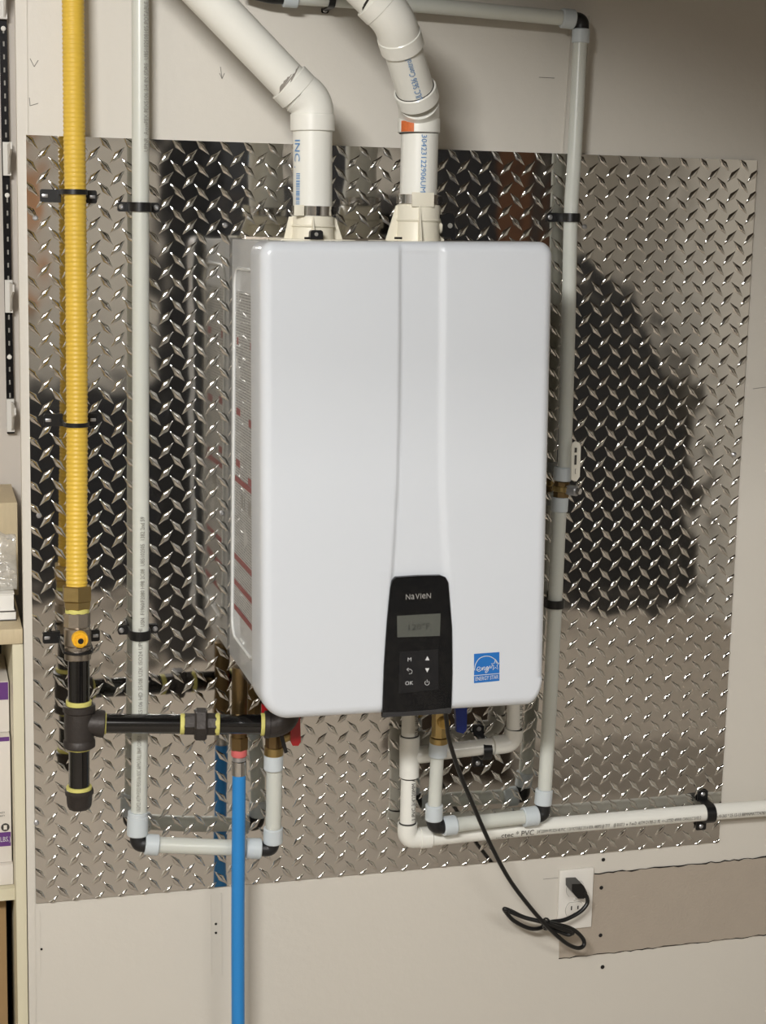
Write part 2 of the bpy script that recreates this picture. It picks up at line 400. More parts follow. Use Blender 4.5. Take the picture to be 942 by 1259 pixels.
for co, no in (((0, 0, 0), (-1, 0, 0)), ((W, 0, 0), (1, 0, 0)), ((0, 0, Z0), (0, 0, 1)), ((0, 0, Z0 - H), (0, 0, -1))):
    bmesh.ops.bisect_plane(bm2, geom=bm2.verts[:] + bm2.edges[:] + bm2.faces[:], plane_co=co, plane_no=no, clear_outer=True)
tmp = bpy.data.meshes.new('rim'); bm2.to_mesh(tmp); bm2.free(); bm.from_mesh(tmp); bpy.data.meshes.remove(tmp)
obj('diamond_pattern', bm, M['lug'], sheet, ang=179, merge=False, kind='stuff')
def screw(P, r, parent, m=None, D=(0, -1, 0), h=.002):
    return obj('screw', lathe(B(), P, D, [(-h, 0), (-h, r), (h*.3, r), (h, r*.55), (h, r*.3), (h*.55, r*.25), (h*.55, 0)], 14), m or M['zinc'], parent)
for (x, y) in ((43.5, 268), (277, 277), (719, 279), (903, 559), (48, 634), (273, 631), (45, 1012)):
    P = at(x, y, -.0012); screw(P, .0042, sheet)

# ------------------------------------------------------------ pipe straps
def strap(label, px, py, Yc, r, tl, tr, h, bh, horiz=True, yoff=0.0, screws=True, slot=False, group=None, tilt=0, ringdx=0, mountY=-.0018, tz=0):
    """a pipe strap: two flat tabs on the sheet and a band round the tube. tl/tr tab reach in metres from the tube centre"""
    Cn = at(px, py, Yc); base = V((Cn.x, mountY, Cn.z + tz)); e = V((math.cos(tilt), 0, math.sin(tilt))) if horiz else V((math.sin(tilt), 0, math.cos(tilt)))
    f = V((-e.z, 0, e.x)) if horiz else V((e.z, 0, -e.x))
    if f.length < .5: f = V((1, 0, 0))
    t = thing('pipe_clamp', label, 'pipe clamp', base, group or 'black pipe clamps')
    th = .0026; rr = r + .0006; bm = B()
    for s, L in ((-1, tl), (1, tr)):
        a = base + e * s * (rr - .001); b = base + e * s * L
        q = [a - f*h/2, b - e*s*.002 - f*h/2, b - f*(h/2 - .002), b + f*(h/2 - .002), b - e*s*.002 + f*h/2, a + f*h/2]
        obj('tab', prism(B(), q, (0, -th, 0)), M['black'], t, smooth=False)
    bm = B(); prof = []; yc = -(Yc - mountY)     # distance of tube centre from the mount
    prof += [(-1, 0.0)]
    for k in range(15):
        an = PI - PI * k / 14; prof.append((math.cos(an), math.sin(an) + 0.0))
    prof.append((1, 0.0))
    def pt(u, v, rad, leg):  # u across, v outward
        return base + e * (u * rad) + V((0, -1, 0)) * ((yc + v * rad) if not leg else 0)
    inn = [pt(prof[0][0], 0, rr, True)] + [pt(u, v, rr, False) for u, v in prof[1:-1]] + [pt(1, 0, rr, True)]
    out = [pt(prof[0][0], 0, rr + th, True)] + [pt(u, v, rr + th, False) for u, v in prof[1:-1]] + [pt(1, 0, rr + th, True)]
    ff = f * bh / 2; o_ = f * yoff
    A = [[bm.verts.new(p + d + o_) for p in L] for L, d in ((inn, -ff), (inn, ff), (out, ff), (out, -ff))]
    for i in range(len(inn) - 1):
        for a, b in ((0, 1), (1, 2), (2, 3), (3, 0)): bm.faces.new((A[a][i], A[a][i+1], A[b][i+1], A[b][i]))
    for i in (0, -1): bm.faces.new([A[k][i] for k in range(4)])
    obj('band', bm, M['black'], t, ang=40)
    if screws:
        for s, L in ((-1, tl), (1, tr)):
            P = base + e * s * (L - h * .36) + V((0, -th, 0))
            if slot: obj('screw', box(B(), P + V((-.0045, -.0015, -.0026)), P + V((.0045, .0005, .0026)), .0012), M['zinc'], t)
            else: screw(P, min(.0042, h * .3), t)
    return t
yr = .0164
strap('upper black clamp on the yellow gas tube, above the metal sheet middle', 91.5, 241, -.05, yr, .047, .038, .0195, .0075, slot=True, yoff=.006)
strap('middle black clamp on the yellow gas tube, around its mid height', 94, 524, -.058, yr, .045, .037, .019, .0065, slot=True, tz=.003)
pl = .0128
strap('black clamp on the left milky tube near the top edge of the sheet', 172.5, 254.5, -.03, .0137, .031, .033, .0145, .014)
strap('black clamp on the left milky tube beside the gas valve', 172.5, 780, -.036, .0137, .031, .033, .0145, .0145)
strap('black clamp high on the right milky tube, right of the vent pipes', 702, 267.5, -.031, .0122, .031, .028, .015, .014)
strap('black clamp on the right milky tube below the white lever valve', 682.5, 742, -.036, .0128, .022, .025, .0155, .014)
strap('black clamp on white pipe at the lower right corner of the sheet', 871, 997, -.028, .0142, .041, .034, .02, .0175, horiz=False, tz=-.004)
strap('black clamp on the short white pipe under the heater', 597, 917, -.040, .0138, .042, .032, .018, .015, horiz=False, tz=-.007)
strap('black clamp on the milky tube at the top edge of the view', 407, -2, -.034, .0112, .018, .022, .012, .010, horiz=False, mountY=WY)

# ------------------------------------------------------------ yellow corrugated gas tube
t = thing('gas_tube', 'ribbed yellow corrugated gas tube running down the left of the sheet', 'gas tube', at(94, 722, -.075))
path = catmull([at(87.2, -150, -.045), at(89.8, 0, -.045), at(91.5, 170, -.049), at(92.6, 245, -.05), at(94, 400, -.055), at(94.7, 521, -.059), at(94.3, 640, -.070), at(94.3, 724, -.080)], 60)
# resample at constant step
def resample(P, step):
    out = [P[0].copy()]; acc = 0
    for a, b in zip(P, P[1:]):
        L = (b - a).length; d = step - acc
        while d <= L: out.append(a.lerp(b, d / L)); d += step
        acc = (acc + L) % step if L else acc
        acc = L - (d - step)
    return out
st = .0066 / 6; pp = resample(path, st)
RR = [.01665 - .0010 * abs(math.sin(PI * i / 6)) ** .0 * (1 - math.sin(PI * (i % 6) / 6 + .26) ** 2) for i in range(len(pp))]
obj('corrugated_tube', tube(B(), pp, RR, 28), M['yellow'], t, ang=80)
ZB = at(281, 805, -.017).z - .003          # underside of the heater casing
def segz(name, m, root, x0, y0, x1, Y, r_px, n=24):
    A = at(x0, y0, Y); Bq = at(x1, 850, Y); return obj(name, cyl(B(), A, V((Bq.x, Bq.y, ZB)), rpx(r_px, A), .0008, n), m, root, ang=30)
def seg(name, m, root, x0, y0, x1, y1, Y0, Y1, r_px, n=24, bev=.0008, r2=None, ph=0, label=None):
    A, Bq = at(x0, y0, Y0), at(x1, y1, Y1); r = rpx(r_px, A)
    return obj(name, cyl(B(), A, Bq, r, bev, n, rpx(r2, A) if r2 else None, ph), m, root, label=label, ang=30)
seg('hex_nut', M['brass'], t, 94.5, 720, 94.5, 739, -.080, -.082, 19, 6, .0015)
seg('hex_body', M['brass'], t, 94.8, 738.5, 95, 748.5, -.082, -.083, 18, 6, .0012, r2=17)

t = thing('gas_valve', 'nickel gas shut-off valve with a yellow cap above the black pipe', 'valve', at(95.5, 812, -.09))
seg('thread_tape', M['tape'], t, 95, 747, 95, 753.5, -.083, -.083, 14.8)
seg('valve_collar', M['nickel'], t, 95, 753, 95, 771, -.083, -.085, 16.2, 8, .0012)
seg('valve_body', M['nickel'], t, 95.3, 770.5, 95.5, 795, -.085, -.088, 16.6, 24, .003)
seg('valve_skirt', M['nickel'], t, 95.5, 794, 95.6, 811, -.088, -.090, 16.2, 24, .001)
P = at(98.5, 786.5, -.113)
obj('valve_cap', lathe(B(), P + V((0, .012, 0)), (0, -1, 0), [(0, .0125), (.014, .0125), (.0155, .0115), (.0155, .0085), (.0142, .0080), (.0142, 0)], 28), M['handy'], t)
obj('cap_lug', box(B(), P + V((-.0062, -.0065, -.0085)), P + V((.0062, .001, .0035)), .0008), M['handy'], t)
obj('cap_hole', lathe(B(), P + V((.0005, -.0065, -.001)), (0, -1, 0), [(0, .0045), (.0004, .0042), (.0004, 0)], 16), M['hole'], t)
t = strap('lowest black clamp on the gas line, ringing the valve bottom', 96, 806, -.09, .0205, .047, .042, .0185, .004, slot=True, tz=.008)

# ------------------------------------------------------------ black iron gas pipe
t = thing('gas_pipe', 'black iron gas pipe tee with a drip leg and a horizontal run to the heater', 'gas pipe', at(97, 996, -.095))
seg('nipple', M['ironp'], t, 96.8, 808, 97, 866, -.091, -.095, 13.4)
seg('thread_tape', M['tape'], t, 97, 861, 97, 868, -.095, -.095, 15.8)
A0 = at(97.3, 866, -.095); A1 = at(97.5, 918, -.095); Lt = (A1 - A0).length; k = rpx(1, A0)
obj('tee', lathe(lathe(B(), A0, A1 - A0, [(0, 14*k), (0, 19*k), (.001, 20*k), (8*k, 20*k), (10*k, 18*k), (Lt/2, 18.6*k), (Lt - 10*k, 18*k), (Lt - 8*k, 19.6*k), (Lt - .001, 19.6*k), (Lt, 18.6*k), (Lt, 13*k)], 28),
    at(100, 889, -.096), at(128, 890, -.098) - at(100, 889, -.096), [(0, 15*k), (15*k, 14.8*k), (19*k, 16*k), (24*k, 17*k), (27*k, 17*k), (28*k, 16*k), (28*k, 10*k)], 28), M['cast'], t, ang=40)
seg('thread_tape', M['tape'], t, 97.3, 916, 97.3, 921, -.095, -.095, 14.6)
seg('nipple', M['ironp'], t, 97.3, 919, 97.3, 970, -.095, -.095, 12.8)
seg('thread_tape', M['tape'], t, 97.3, 966, 97.3, 972, -.095, -.095, 15.6)
A0 = at(97.3, 970, -.095); k = rpx(1, A0)
obj('pipe_cap', lathe(B(), A0, (0, 0, -1), [(0, 14*k), (0, 17*k), (.001, 18*k), (5*k, 18*k), (7*k, 16.4*k), (20*k, 15.4*k), (24.5*k, 13*k), (26*k, 8*k), (26*k, 0)], 10), M['cast'], t, ang=50)
def hs(name, m, x0, x1, r, n=24, bev=.0008, dy=0, r2=None, root=None):
    f = lambda x: (889.5 + (x - 128) * .006 + dy, -.097 - (x - 128) / 200 * .033)
    (ya, Ya), (yb, Yb) = f(x0), f(x1)
    return seg(name, m, root or t, x0, ya, x1, yb, Ya, Yb, r, n, bev, r2)
hs('thread_tape', M['tape'], 125.5, 131, 13.2); hs('nipple', M['ironp'], 126, 226, 12.1)
hs('thread_tape', M['tape'], 221.5, 227, 12.8); hs('union_hex', M['cast'], 225.5, 241, 13.4, 6, .002); hs('union_nut', M['cast'], 239, 254.5, 20.5, 6, .003)
hs('union_tail', M['cast'], 253.5, 266, 14.2, 8, .001); hs('thread_tape', M['tape'], 264, 270, 13.6); hs('nipple', M['ironp'], 268, 324, 12.3); hs('thread_tape', M['tape'], 320.5, 327, 14.0)
A0 = at(325, 891, -.130); A1 = at(349, 891.2, -.134); A2 = A1 + V((.006, .0, .10)); A2.z = min(A2.z, ZB); k = rpx(1, A0)
pth = [A0] + bend(A0, A1 + V((.006, 0, 0)), A2, .028, 10) + [A2]
obj('elbow', tube(B(), pth, [15.5*k] + [16*k]*11 + [15*k], 28), M['cast'], t, ang=50)
hs('elbow_rim', M['cast'], 325, 332, 17, 28, .001)

# ------------------------------------------------------------ left milky tube loop
t = thing('water_tube', 'milky plastic water tube running down left of the heater with black elbows', 'water tube', at(169, 1040, -.05), 'milky water tubes')
def px_tube(name, m, root, pts, r_px, n=20, label=None):
    P = [at(*p) for p in pts]; return obj(name, tube(B(), catmull(P, 6), [rpx(r_px, P[0])] * ((len(P)-1)*6+1), n), m, root, label=label, ang=60)
px_tube('tube', M['pex'], t, [(171.2, -150, -.03), (172.3, 0, -.03), (172.8, 254, -.03), (173, 500, -.035), (172.8, 780, -.036), (171, 1003, -.045)], 10.9)
seg('compression_nut', M['nut'], t, 169.6, 998, 169.2, 1004, -.047, -.047, 12.2, 24, .0006); seg('compression_nut', M['nut'], t, 169.5, 1003, 169, 1027, -.047, -.048, 13.0, 24, .0015)
def elbow(root, pts, r_px, cut, m=None):
    P = [at(*p) for p in pts]; c = bend(P[0], P[1], P[2], cut, 8)
    return obj('elbow', tube(B(), [P[0]] + c + [P[2]], rpx(r_px, P[1]), 20), m or M['pex_elb'], root, ang=45)
elbow(t, [(169.5, 1025, -.048), (170, 1037.5, -.050), (181, 1038, -.052)], 10.0, .008)
seg('compression_nut', M['nut'], t, 178, 1038, 195, 1039, -.052, -.053, 13.0, 24, .0015)
px_tube('tube', M['pex'], t, [(190, 1038.5, -.052), (250, 1041, -.052), (312, 1043, -.056)], 9.9)
seg('compression_nut', M['nut'], t, 302, 1043, 321, 1043.4, -.055, -.057, 12.8, 24, .0015)
elbow(t, [(319, 1043.4, -.057), (334, 1044, -.060), (335.5, 1030, -.061)], 9.0, .009)
seg('compression_nut', M['nut'], t, 335.6, 1036, 336, 1017, -.061, -.063, 12.0, 24, .0015)
px_tube('tube', M['pex'], t, [(336, 1022, -.063), (337, 980, -.072), (337.5, 930, -.083)], 9.8)
seg('compression_nut', M['nut'], t, 336.2, 946, 336.5, 926.5, -.083, -.084, 12.0, 24, .0012)
text_pipe('printed_text', 'UPNR  AquaPEX PEX5106 3/4 IN SDR9  U85102508105 POTABLE  HSF-cn-nu-fs U.P. Code', at(177, 187, -.03), at(177, -30, -.03) - at(177, 187, -.03), rpx(10.9, at(177, 187, -.03)), (.12, -1, 0), .0088, M['ink_g'], t, width=.30)
text_pipe('printed_text', 'PEX5106 HD 35/08 U2K ISO24 UPNR-HI', at(171.5, 884, -.038), at(171.5, 792, -.036) - at(171.5, 884, -.038), rpx(10.9, at(173, 787, -.036)), (.0, -1, 0), .0088, M['ink_g'], t)
text_pipe('printed_text', 'USN  F1960/F2080 H98 2C08  U85102505  1382 2nd 59', at(173, 768, -.036), at(173, 640, -.035) - at(173, 768, -.036), rpx(10.9, at(173, 787, -.036)), (.08, -1, 0), .0088, M['ink_g'], t, width=.175)
text_pipe('printed_text', 'USGM22 ASTM F2023 PEX5106 ISOC IAPMO FULL E8649 COMPLY', at(169, 995, -.044), at(170, 905, -.040) - at(169, 995, -.044), rpx(10.9, at(170, 950, -.043)), (.0, -1, 0), .0088, M['ink_g'], t, width=.125)
t = thing('water_valve', 'brass water valve with a red lever under the heater left corner', 'valve', at(336, 926, -.085))
seg('brass_nut', M['brass'], t, 336.5, 928, 336.8, 917, -.084, -.085, 12.0, 24, .001); segz('valve_body', M['brassd'], t, 336.8, 918, 338, -.086, 11.0, 8)
seg('side_port', M['brass'], t, 345, 908, 357, 903, -.086, -.086, 7)
obj('lever', prism(B(), [at(*q) for q in ((357, 880, -.1), (369, 878, -.1), (370, 912, -.1), (367, 917, -.1), (360, 917, -.1), (357.5, 912, -.1))], (0, .006, 0)), M['red'], t, ang=30, label='red lever')
obj('lever_tail', prism(B(), [at(*q) for q in ((322, 866, -.09), (328, 868, -.09), (338, 884, -.09), (322, 884, -.09))], (0, .006, 0)), M['red'], t, label='red lever end')
obj('cable_tie', prism(B(), [at(*q) for q in ((344, 906, -.105), (349, 905, -.105), (354, 925, -.105), (350, 926.5, -.105))], (0, .002, 0)), M['black'], t)

# ------------------------------------------------------------ blue hose
t = thing('water_hose', 'bright blue water hose hanging from a brass fitting under the heater', 'hose', at(293, 1190, -.071))
px_tube('hose', M['hose'], t, [(294, 945, -.080), (293.6, 990, -.082), (293, 1060, -.083), (292.6, 1120, -.083), (292.6, 1190, -.083), (293, 1300, -.083)], 8.4)
seg('crimp_sleeve', M['steel'], t, 294, 953, 294, 935, -.080, -.080, 9.2, 20, .001); seg('crimp_collar', M['zinc'], t, 294, 936, 294, 929, -.080, -.080, 8.7, 20, .002)
seg('pink_band', M['pink'], t, 294, 930, 294, 919.5, -.080, -.080, 9.8, 20, .002, label='pink rubber band on the fitting')
seg('brass_adapter', M['brassd'], t, 294, 921, 294, 905, -.080, -.080, 11.5, 6, .001); segz('brass_adapter', M['brassd'], t, 294, 906, 295, -.080, 10, 20)

# ------------------------------------------------------------ right milky tube
t = thing('water_tube', 'milky plastic water tube running down right of the heater with a top elbow', 'water tube', at(669, 1000, -.035), 'milky water tubes')
YT = -.034
px_tube('elbow', M['pex_elb'], t, [(300, -14, YT), (330, -5.5, YT), (352, -4, YT)], 9.2)
seg('compression_nut', M['nut'], t, 348, -3, 366, -1.5, YT, YT, 11.5, 24, .0012)
px_tube('tube', M['pex'], t, [(360, -4, YT), (440, 1, YT), (520, 6.5, YT), (600, 13.5, YT), (690, 22, YT)], 9.6)
seg('compression_nut', M['nut'], t, 690, 22, 706, 24, YT, YT, 12.0, 24, .0015)
elbow(t, [(703, 24, YT), (715, 25.5, YT), (714.6, 38, YT)], 9.6, .008)
seg('compression_nut', M['nut'], t, 714.6, 35.5, 713.8, 53, YT, YT, 11.0, 24, .0015)
px_tube('tube', M['pex'], t, [(713.8, 46, YT), (706.5, 190, YT), (702, 267, -.031), (699, 400, -.031), (694.5, 560, -.033), (693, 584, -.033)], 8.9)
seg('compression_nut', M['nut'], t, 692.5, 574, 691, 591, -.033, -.033, 11.3, 24, .0015)
seg('compression_nut', M['nut'], t, 688.8, 611, 687.5, 629, -.033, -.033, 10.6, 24, .0015)
px_tube('tube', M['pex'], t, [(688, 622, -.033), (682.6, 742, -.034), (676.5, 860, -.040), (669.5, 978, -.047)], 8.9)
seg('compression_nut', M['nut'], t, 669.3, 970.5, 667.5, 989, -.047, -.048, 10.9, 24, .0012)
elbow(t, [(667.5, 986, -.048), (668, 1001, -.049), (657, 1003.5, -.050)], 9, .008)
seg('compression_nut', M['nut'], t, 660.5, 1002.5, 643, 1005, -.050, -.051, 12.2, 24, .0015)
px_tube('tube', M['pex'], t, [(652, 1003.5, -.051), (600, 1009.5, -.056), (550, 1015.5, -.062)], 8.8)
seg('compression_nut', M['nut'], t, 560, 1014, 544, 1016, -.060, -.062, 12.2, 24, .0015)
elbow(t, [(546, 1015.5, -.062), (533.5, 1015.5, -.066), (533.5, 1002, -.066)], 9.4, .009)
seg('compression_nut', M['nut'], t, 533.5, 1008, 534, 989, -.066, -.067, 11.0, 24, .0015)
px_tube('tube', M['pex'], t, [(534, 996, -.067), (536, 960, -.070), (538, 924, -.072)], 8.3)
seg('compression_nut', M['nut'], t, 538.2, 930, 539.5, 912, -.072, -.073, 11.4, 24, .0012)
t = thing('water_valve', 'yellow brass valve with a blue lever under the heater middle', 'valve', at(540, 912, -.074))
seg('brass_nut', M['brass'], t, 539.6, 913, 540, 905, -.073, -.074, 11.6, 24, .001); segz('valve_body', M['brass'], t, 540, 906, 541, -.075, 10.0, 8)
P = at(547, 890, -.098); obj('port_cap', lathe(B(), P + V((0, .02, 0)), (0, -1, 0), [(0, .010), (.018, .010), (.02, .008), (.02, 0)], 24), mat('pale_brass_cap', (206, 170, 92), .4, .4), t)
obj('lever', prism(B(), [at(*q) for q in ((560, 868, -.085), (574.5, 868, -.085), (574, 897, -.085), (570, 902, -.085), (562, 900, -.085))], (0, .01, 0)), M['handb'], t, label='dark blue lever')
t = thing('ball_valve', 'brass ball valve with an ivory lever on the right water tube', 'valve', at(690, 612, -.033))
seg('valve_body', M['brassd'], t, 691, 591, 689.5, 612, -.033, -.033, 10.2, 8, .002); seg('valve_ring', M['brass'], t, 690.6, 597, 690, 604, -.033, -.033, 11.6, 24, .001)
A = at(697, 602, -.04); obj('stem', cyl(B(), A, A + V((.012, -.016, 0)), .009, .001, 16), M['zinc'], t)
obj('stem_nut', cyl(B(), A + V((.012, -.016, 0)), A + V((.016, -.021, 0)), .0065, .001, 6), M['steel'], t)
hp = [(702.5, 590, -.062), (702.8, 550, -.062), (704, 545, -.062), (708.5, 542.5, -.062), (713, 545, -.062), (714.3, 550, -.062), (713, 586, -.062), (709, 592, -.062)]
lever = obj('lever', prism(B(), [at(*q) for q in hp], (0, .0035, 0)), M['handw'], t, smooth=False, label='ivory lever with dark print')
obj('lever_print', box(B(), at(706.5, 556.5, -.0632), at(709.5, 550.5, -.0628)), M['ink_k'], lever, smooth=False); obj('lever_print', box(B(), at(706.3, 571.5, -.0632), at(709.3, 559.5, -.0628)), M['ink_k'], lever, smooth=False)
text_flat('lever_print', '[', at(707.5, 579, -.0622), (1, 0, 0), (0, 0, 1), .009, M['ink_k'], lever)

# ------------------------------------------------------------ white pvc drain pipe
t = thing('drain_pipe', 'white plastic drain pipe going down from the heater and right along the sheet', 'drain pipe', at(500, 1038, -.042))
YP = -.034
segz('pipe_section', M['pvc'], t, 503.5, 907, 505, YP, 10.2)
A0, A1 = at(503.8, 904.5, YP), at(503.2, 955, YP); k = rpx(1, A0); L = (A1 - A0).length
obj('tee', lathe(lathe(B(), A0, A1 - A0, [(0, 10*k), (0, 12*k), (.0008, 12.6*k), (L - .0008, 12.2*k), (L, 11.6*k), (L, 10*k)], 28), at(508, 929, YP), at(532, 926, YP) - at(508, 929, YP), [(0, 10.5*k), (20*k, 11*k), (24*k, 11*k), (24*k, 9*k)], 24), M['pvc'], t, ang=45)
seg('glue_joint', M['glue'], t, 503.8, 903.6, 503.8, 905.2, YP, YP, 11.4); seg('glue_joint', M['glue'], t, 503.2, 954.6, 503.2, 956.6, YP, YP, 10.9)
seg('pipe_section', M['pvc'], t, 502.7, 955, 501.2, 1012, YP, YP, 9.7)
seg('glue_joint', M['glue'], t, 501.2, 1010.5, 501.2, 1012.6, YP, YP, 10.6)
A0, A1, A2 = at(501.1, 1012, YP), at(500.8, 1031, YP), at(527, 1029.5, YP + .002)
obj('elbow', tube(B(), [A0] + bend(A0, A1, A2, .014, 10) + [A2], rpx(12.3, A0), 24), M['pvc'], t, ang=45)
seg('elbow_collar', M['pvc'], t, 516, 1030, 530, 1029.2, YP, YP, 13.2, 24, .001)
hp = [(526, 1030.0, YP), (640, 1018.5, -.030), (780, 1006.5, -.028), (866, 999, -.028), (942, 993.5, -.028), (1050, 986, -.028)]
px_tube('pipe_section', M['pvc'], t, hp, 10.6, 24)
seg('pipe_section', M['pvc'], t, 528, 926, 612, 916, -.038, -.040, 10.0)
seg('glue_joint', M['glue'], t, 606.5, 916.5, 608.5, 916.2, -.044, -.044, 10.8)
A0, A1, A2 = at(606, 916.5, -.044), at(630.5, 913.5, -.043), at(632, 896, -.043)
obj('elbow', tube(B(), [A0] + bend(A0, A1, A2, .016, 10) + [A2], rpx(11.6, A0), 24), M['pvc'], t, ang=45)
seg('glue_joint', M['glue'], t, 632, 897.2, 632, 895.2, -.043, -.043, 10.6); segz('pipe_section', M['pvc'], t, 632, 896, 634, -.043, 9.6)
rp = rpx(10.6, at(780, 1005, -.031))
def run_text(s, x0, x1, y0, y1, Y0, Y1, size, m, root, dy=0):
    A, Bq = at(x0, y0, Y0), at(x1, y1, Y1)
    text_pipe('printed_text', s, A, Bq - A, rp * 1.01, (0, -1, -.18), size, m, root, width=(Bq - A).length)
run_text('...ctec * PVC', 606, 652, 1022.0, 1017.4, -.031, -.0296, .0125, M['ink_k'], t)
run_text('3/4"/20MM IPS SCH 40 PVC 1120 POTABLE 3316 KPA /480PSI @ 73°F', 656, 745, 1017.0, 1009.4, -.0294, -.0282, .0085, M['ink_k'], t)
run_text('@ B107.3  w  P-w-D  ASTM D1785-21 PE  <> LISTED 49WA CANULC S102.2', 750, 857, 1009.0, 999.8, -.028, -.028, .0085, M['ink_k'], t)
run_text('-10-265 * 25-12-15 BBMNMATT74780', 877, 936, 998.2, 994.0, -.028, -.028, .0085, M['ink_k'], t)
text_pipe('printed_text', '1 PVC 3/4"/20MM A', at(503.5, 1006, YP), at(503.5, 955, YP) - at(503.5, 1006, YP), rpx(9.7, at(503, 980, YP)), (.25, -1, 0), .009, M['ink_k'], t)
text_pipe('printed_text', '07A /480P', at(507.5, 903, YP), at(507.5, 850, YP) - at(507.5, 903, YP), rpx(10.2, at(503, 980, YP)), (.25, -1, 0), .009, M['ink_k'], t)
text_pipe('printed_text', 'NDA B IPEX', at(636, 894, -.043), at(636.5, 850, -.043) - at(636, 894, -.043), rpx(9.6, at(632, 890, -.043)), (.25, -1, 0), .0095, M['ink_k'], t)

# ------------------------------------------------------------ water heater
YF = -.333
hb = at(500, 885, -.17)
ht = thing('water_heater', 'white wall-hung tankless water heater with a black control panel', 'water heater', hb)
cTL, cTR, cBL, cBR = at(321, 296.5, YF), at(683, 297.5, YF), at(322.5, 888, YF), at(669.5, 868, YF)
def bil(s, tt):   # tt 0 top .. 1 bottom
    return cTL.lerp(cTR, s).lerp(cBL.lerp(cBR, s), tt)
wt, hh = (cTR - cTL).length, (cBL - cTL).length
def curve_x(pts, z):
    q = [at(x, y, YF) for x, y in pts]; q = [(p.z, p.x) for p in q]
    if z >= q[0][0]: return q[0][1] + (z - q[0][0]) * (q[1][1] - q[0][1]) / (q[1][0] - q[0][0])
    for (z0, x0), (z1, x1) in zip(q, q[1:]):
        if z >= z1:
            k = (z - z0) / (z1 - z0); return x0 + (x1 - x0) * k
    return q[-1][1]
GL = [(492.3, 300), (492, 420), (491, 520), (488.5, 600), (484, 680), (478, 760), (471, 880)]
GR = [(546, 300), (545.5, 420), (544.5, 520), (545, 600), (549.5, 690), (556, 790), (557, 870)]
def sm(x): x = max(0, min(1, x)); return x*x*(3 - 2*x)
def cover_depth(p):
    gl, gr = curve_x(GL, p.z), curve_x(GR, p.z)
    a = sm((p.x - gl + .0012) / .0036); b = 1 - sm((p.x - gr + .007) / .012)
    return .0042 * a * b
RT, RB, RE = .020, .042, .016
def outline(dz):      # dz distance from top (0..hh): inset of left/right
    if dz < RT: q = RT - dz; l = RT - math.sqrt(max(0, RT*RT - q*q)); return l, l
    if dz > hh - RB:
        q = dz - (hh - RB); l = RB - math.sqrt(max(0, RB*RB - q*q)); return l, l * .62
    return 0, 0
def dist_edge(u, dz):
    """distance inward from the rounded outline"""
    def side(x, right):
        rb = RB * (.62 if right else 1)
        d = min(x, dz, hh - dz)
        if x < RT and dz < RT: d = RT - math.hypot(RT - x, RT - dz)
        if x < rb and hh - dz < RB:
            k = RB / rb; d = RB - math.hypot((rb - x) * k, RB - (hh - dz)); d = max(0, d)
        return max(0, d)
    return min(side(u, False), side(wt - u, True))
bm = B(); rows = []
ts = []
n1 = 26
for i in range(n1): ts.append(.05 * (1 - math.cos(PI/2 * i / n1)) )
n2 = 70
for i in range(n2): ts.append(.05 + .87 * i / n2)
n3 = 40
for i in range(n3 + 1): ts.append(.92 + .08 * math.sin(PI/2 * i / n3))
NU = 180
us = []
for i in range(NU + 1):
    u = i / NU
    us.append(u)
def warp(u):           # denser near the two edges
    return u - .12 * math.sin(2*PI*u) / (2*PI) * 2.2
for tt in ts:
    dz = tt * hh; l, r = outline(dz); row = []
    for u in us:
        s = (l + (wt - l - r) * warp(u)) / wt
        p = bil(s, tt); d = dist_edge(s * wt, dz)
        dd = 0 if d > RE else RE - math.sqrt(max(0, RE*RE - (RE - d)**2))
        row.append(bm.verts.new(V((p.x, p.y + dd + cover_depth(p) * min(1, d / RE), p.z))))
    rows.append(row)
for a, b in zip(rows, rows[1:]):
    for i in range(NU): bm.faces.new((a[i], b[i], b[i+1], a[i+1]))
loop = rows[0][:] + [r[-1] for r in rows[1:]] + rows[-1][::-1][1:] + [r[0] for r in rows[1:-1]][::-1]
back = [bm.verts.new(V((v.co.x, YF + .075, v.co.z))) for v in loop]
for i in range(len(loop)):
    j = (i + 1) % len(loop); bm.faces.new((loop[i], loop[j], back[j], back[i]))
obj('front_cover', bm, M['white'], ht, ang=60)
# metal casing behind the cover
xb0 = at(286, 292, -.017).x; zt = at(284, 293.5, -.017).z; zb = at(281, 805, -.017).z
xb1 = cTR.x - .006
obj('casing', box(B(), (xb0, YF + .06, zb), (xb1, -.012, zt), .003), M['body'], ht)
obj('mounting_rail', box(B(), (xb0 + .02, -.0125, zt - .05), (xb1 - .02, -.0022, zt + .004), .001), M['nickel'], ht, label='flat metal mounting rail')
def fy(px, py): return atx(px, py, xb0)
# raised pouch outline on the left side, flat label inside
ya, yb_ = fy(289, 400).y, fy(317.2, 400).y
zt1, zb1 = fy(302, 331).z, fy(302, 800).z
def rrect(y0, y1, z0, z1, r, n=6):
    pts = []
    for cy, cz, a0 in ((y1 - r, z1 - r, 0), (y0 + r, z1 - r, 90), (y0 + r, z0 + r, 180), (y1 - r, z0 + r, 270)):
        for k in range(n + 1):
            a = math.radians(a0 + 90 * k / n); pts.append((cy + r * math.cos(a), cz + r * math.sin(a)))
    return pts
lo, hi = min(ya, yb_), max(ya, yb_)
rr_ = rrect(lo, hi, zb1, zt1, .03)
P = [V((xb0 - .001, a, b)) for a, b in rr_]; P.append(P[0].copy())
obj('pouch_edge', tube(B(), P, .0026, 8, cap=False), M['ridge'], ht, ang=80, label='clear raised edge of the side document pouch')
lab = obj('instruction_label', prism(B(), [V((xb0 - .0006, a, b)) for a, b in rrect(lo + .012, hi - .012, zb1 + .055, zt1 - .035, .006)], (.0008, 0, 0)), M['print'], ht, smooth=False, label='instruction sheet of tiny grey text with red bars')
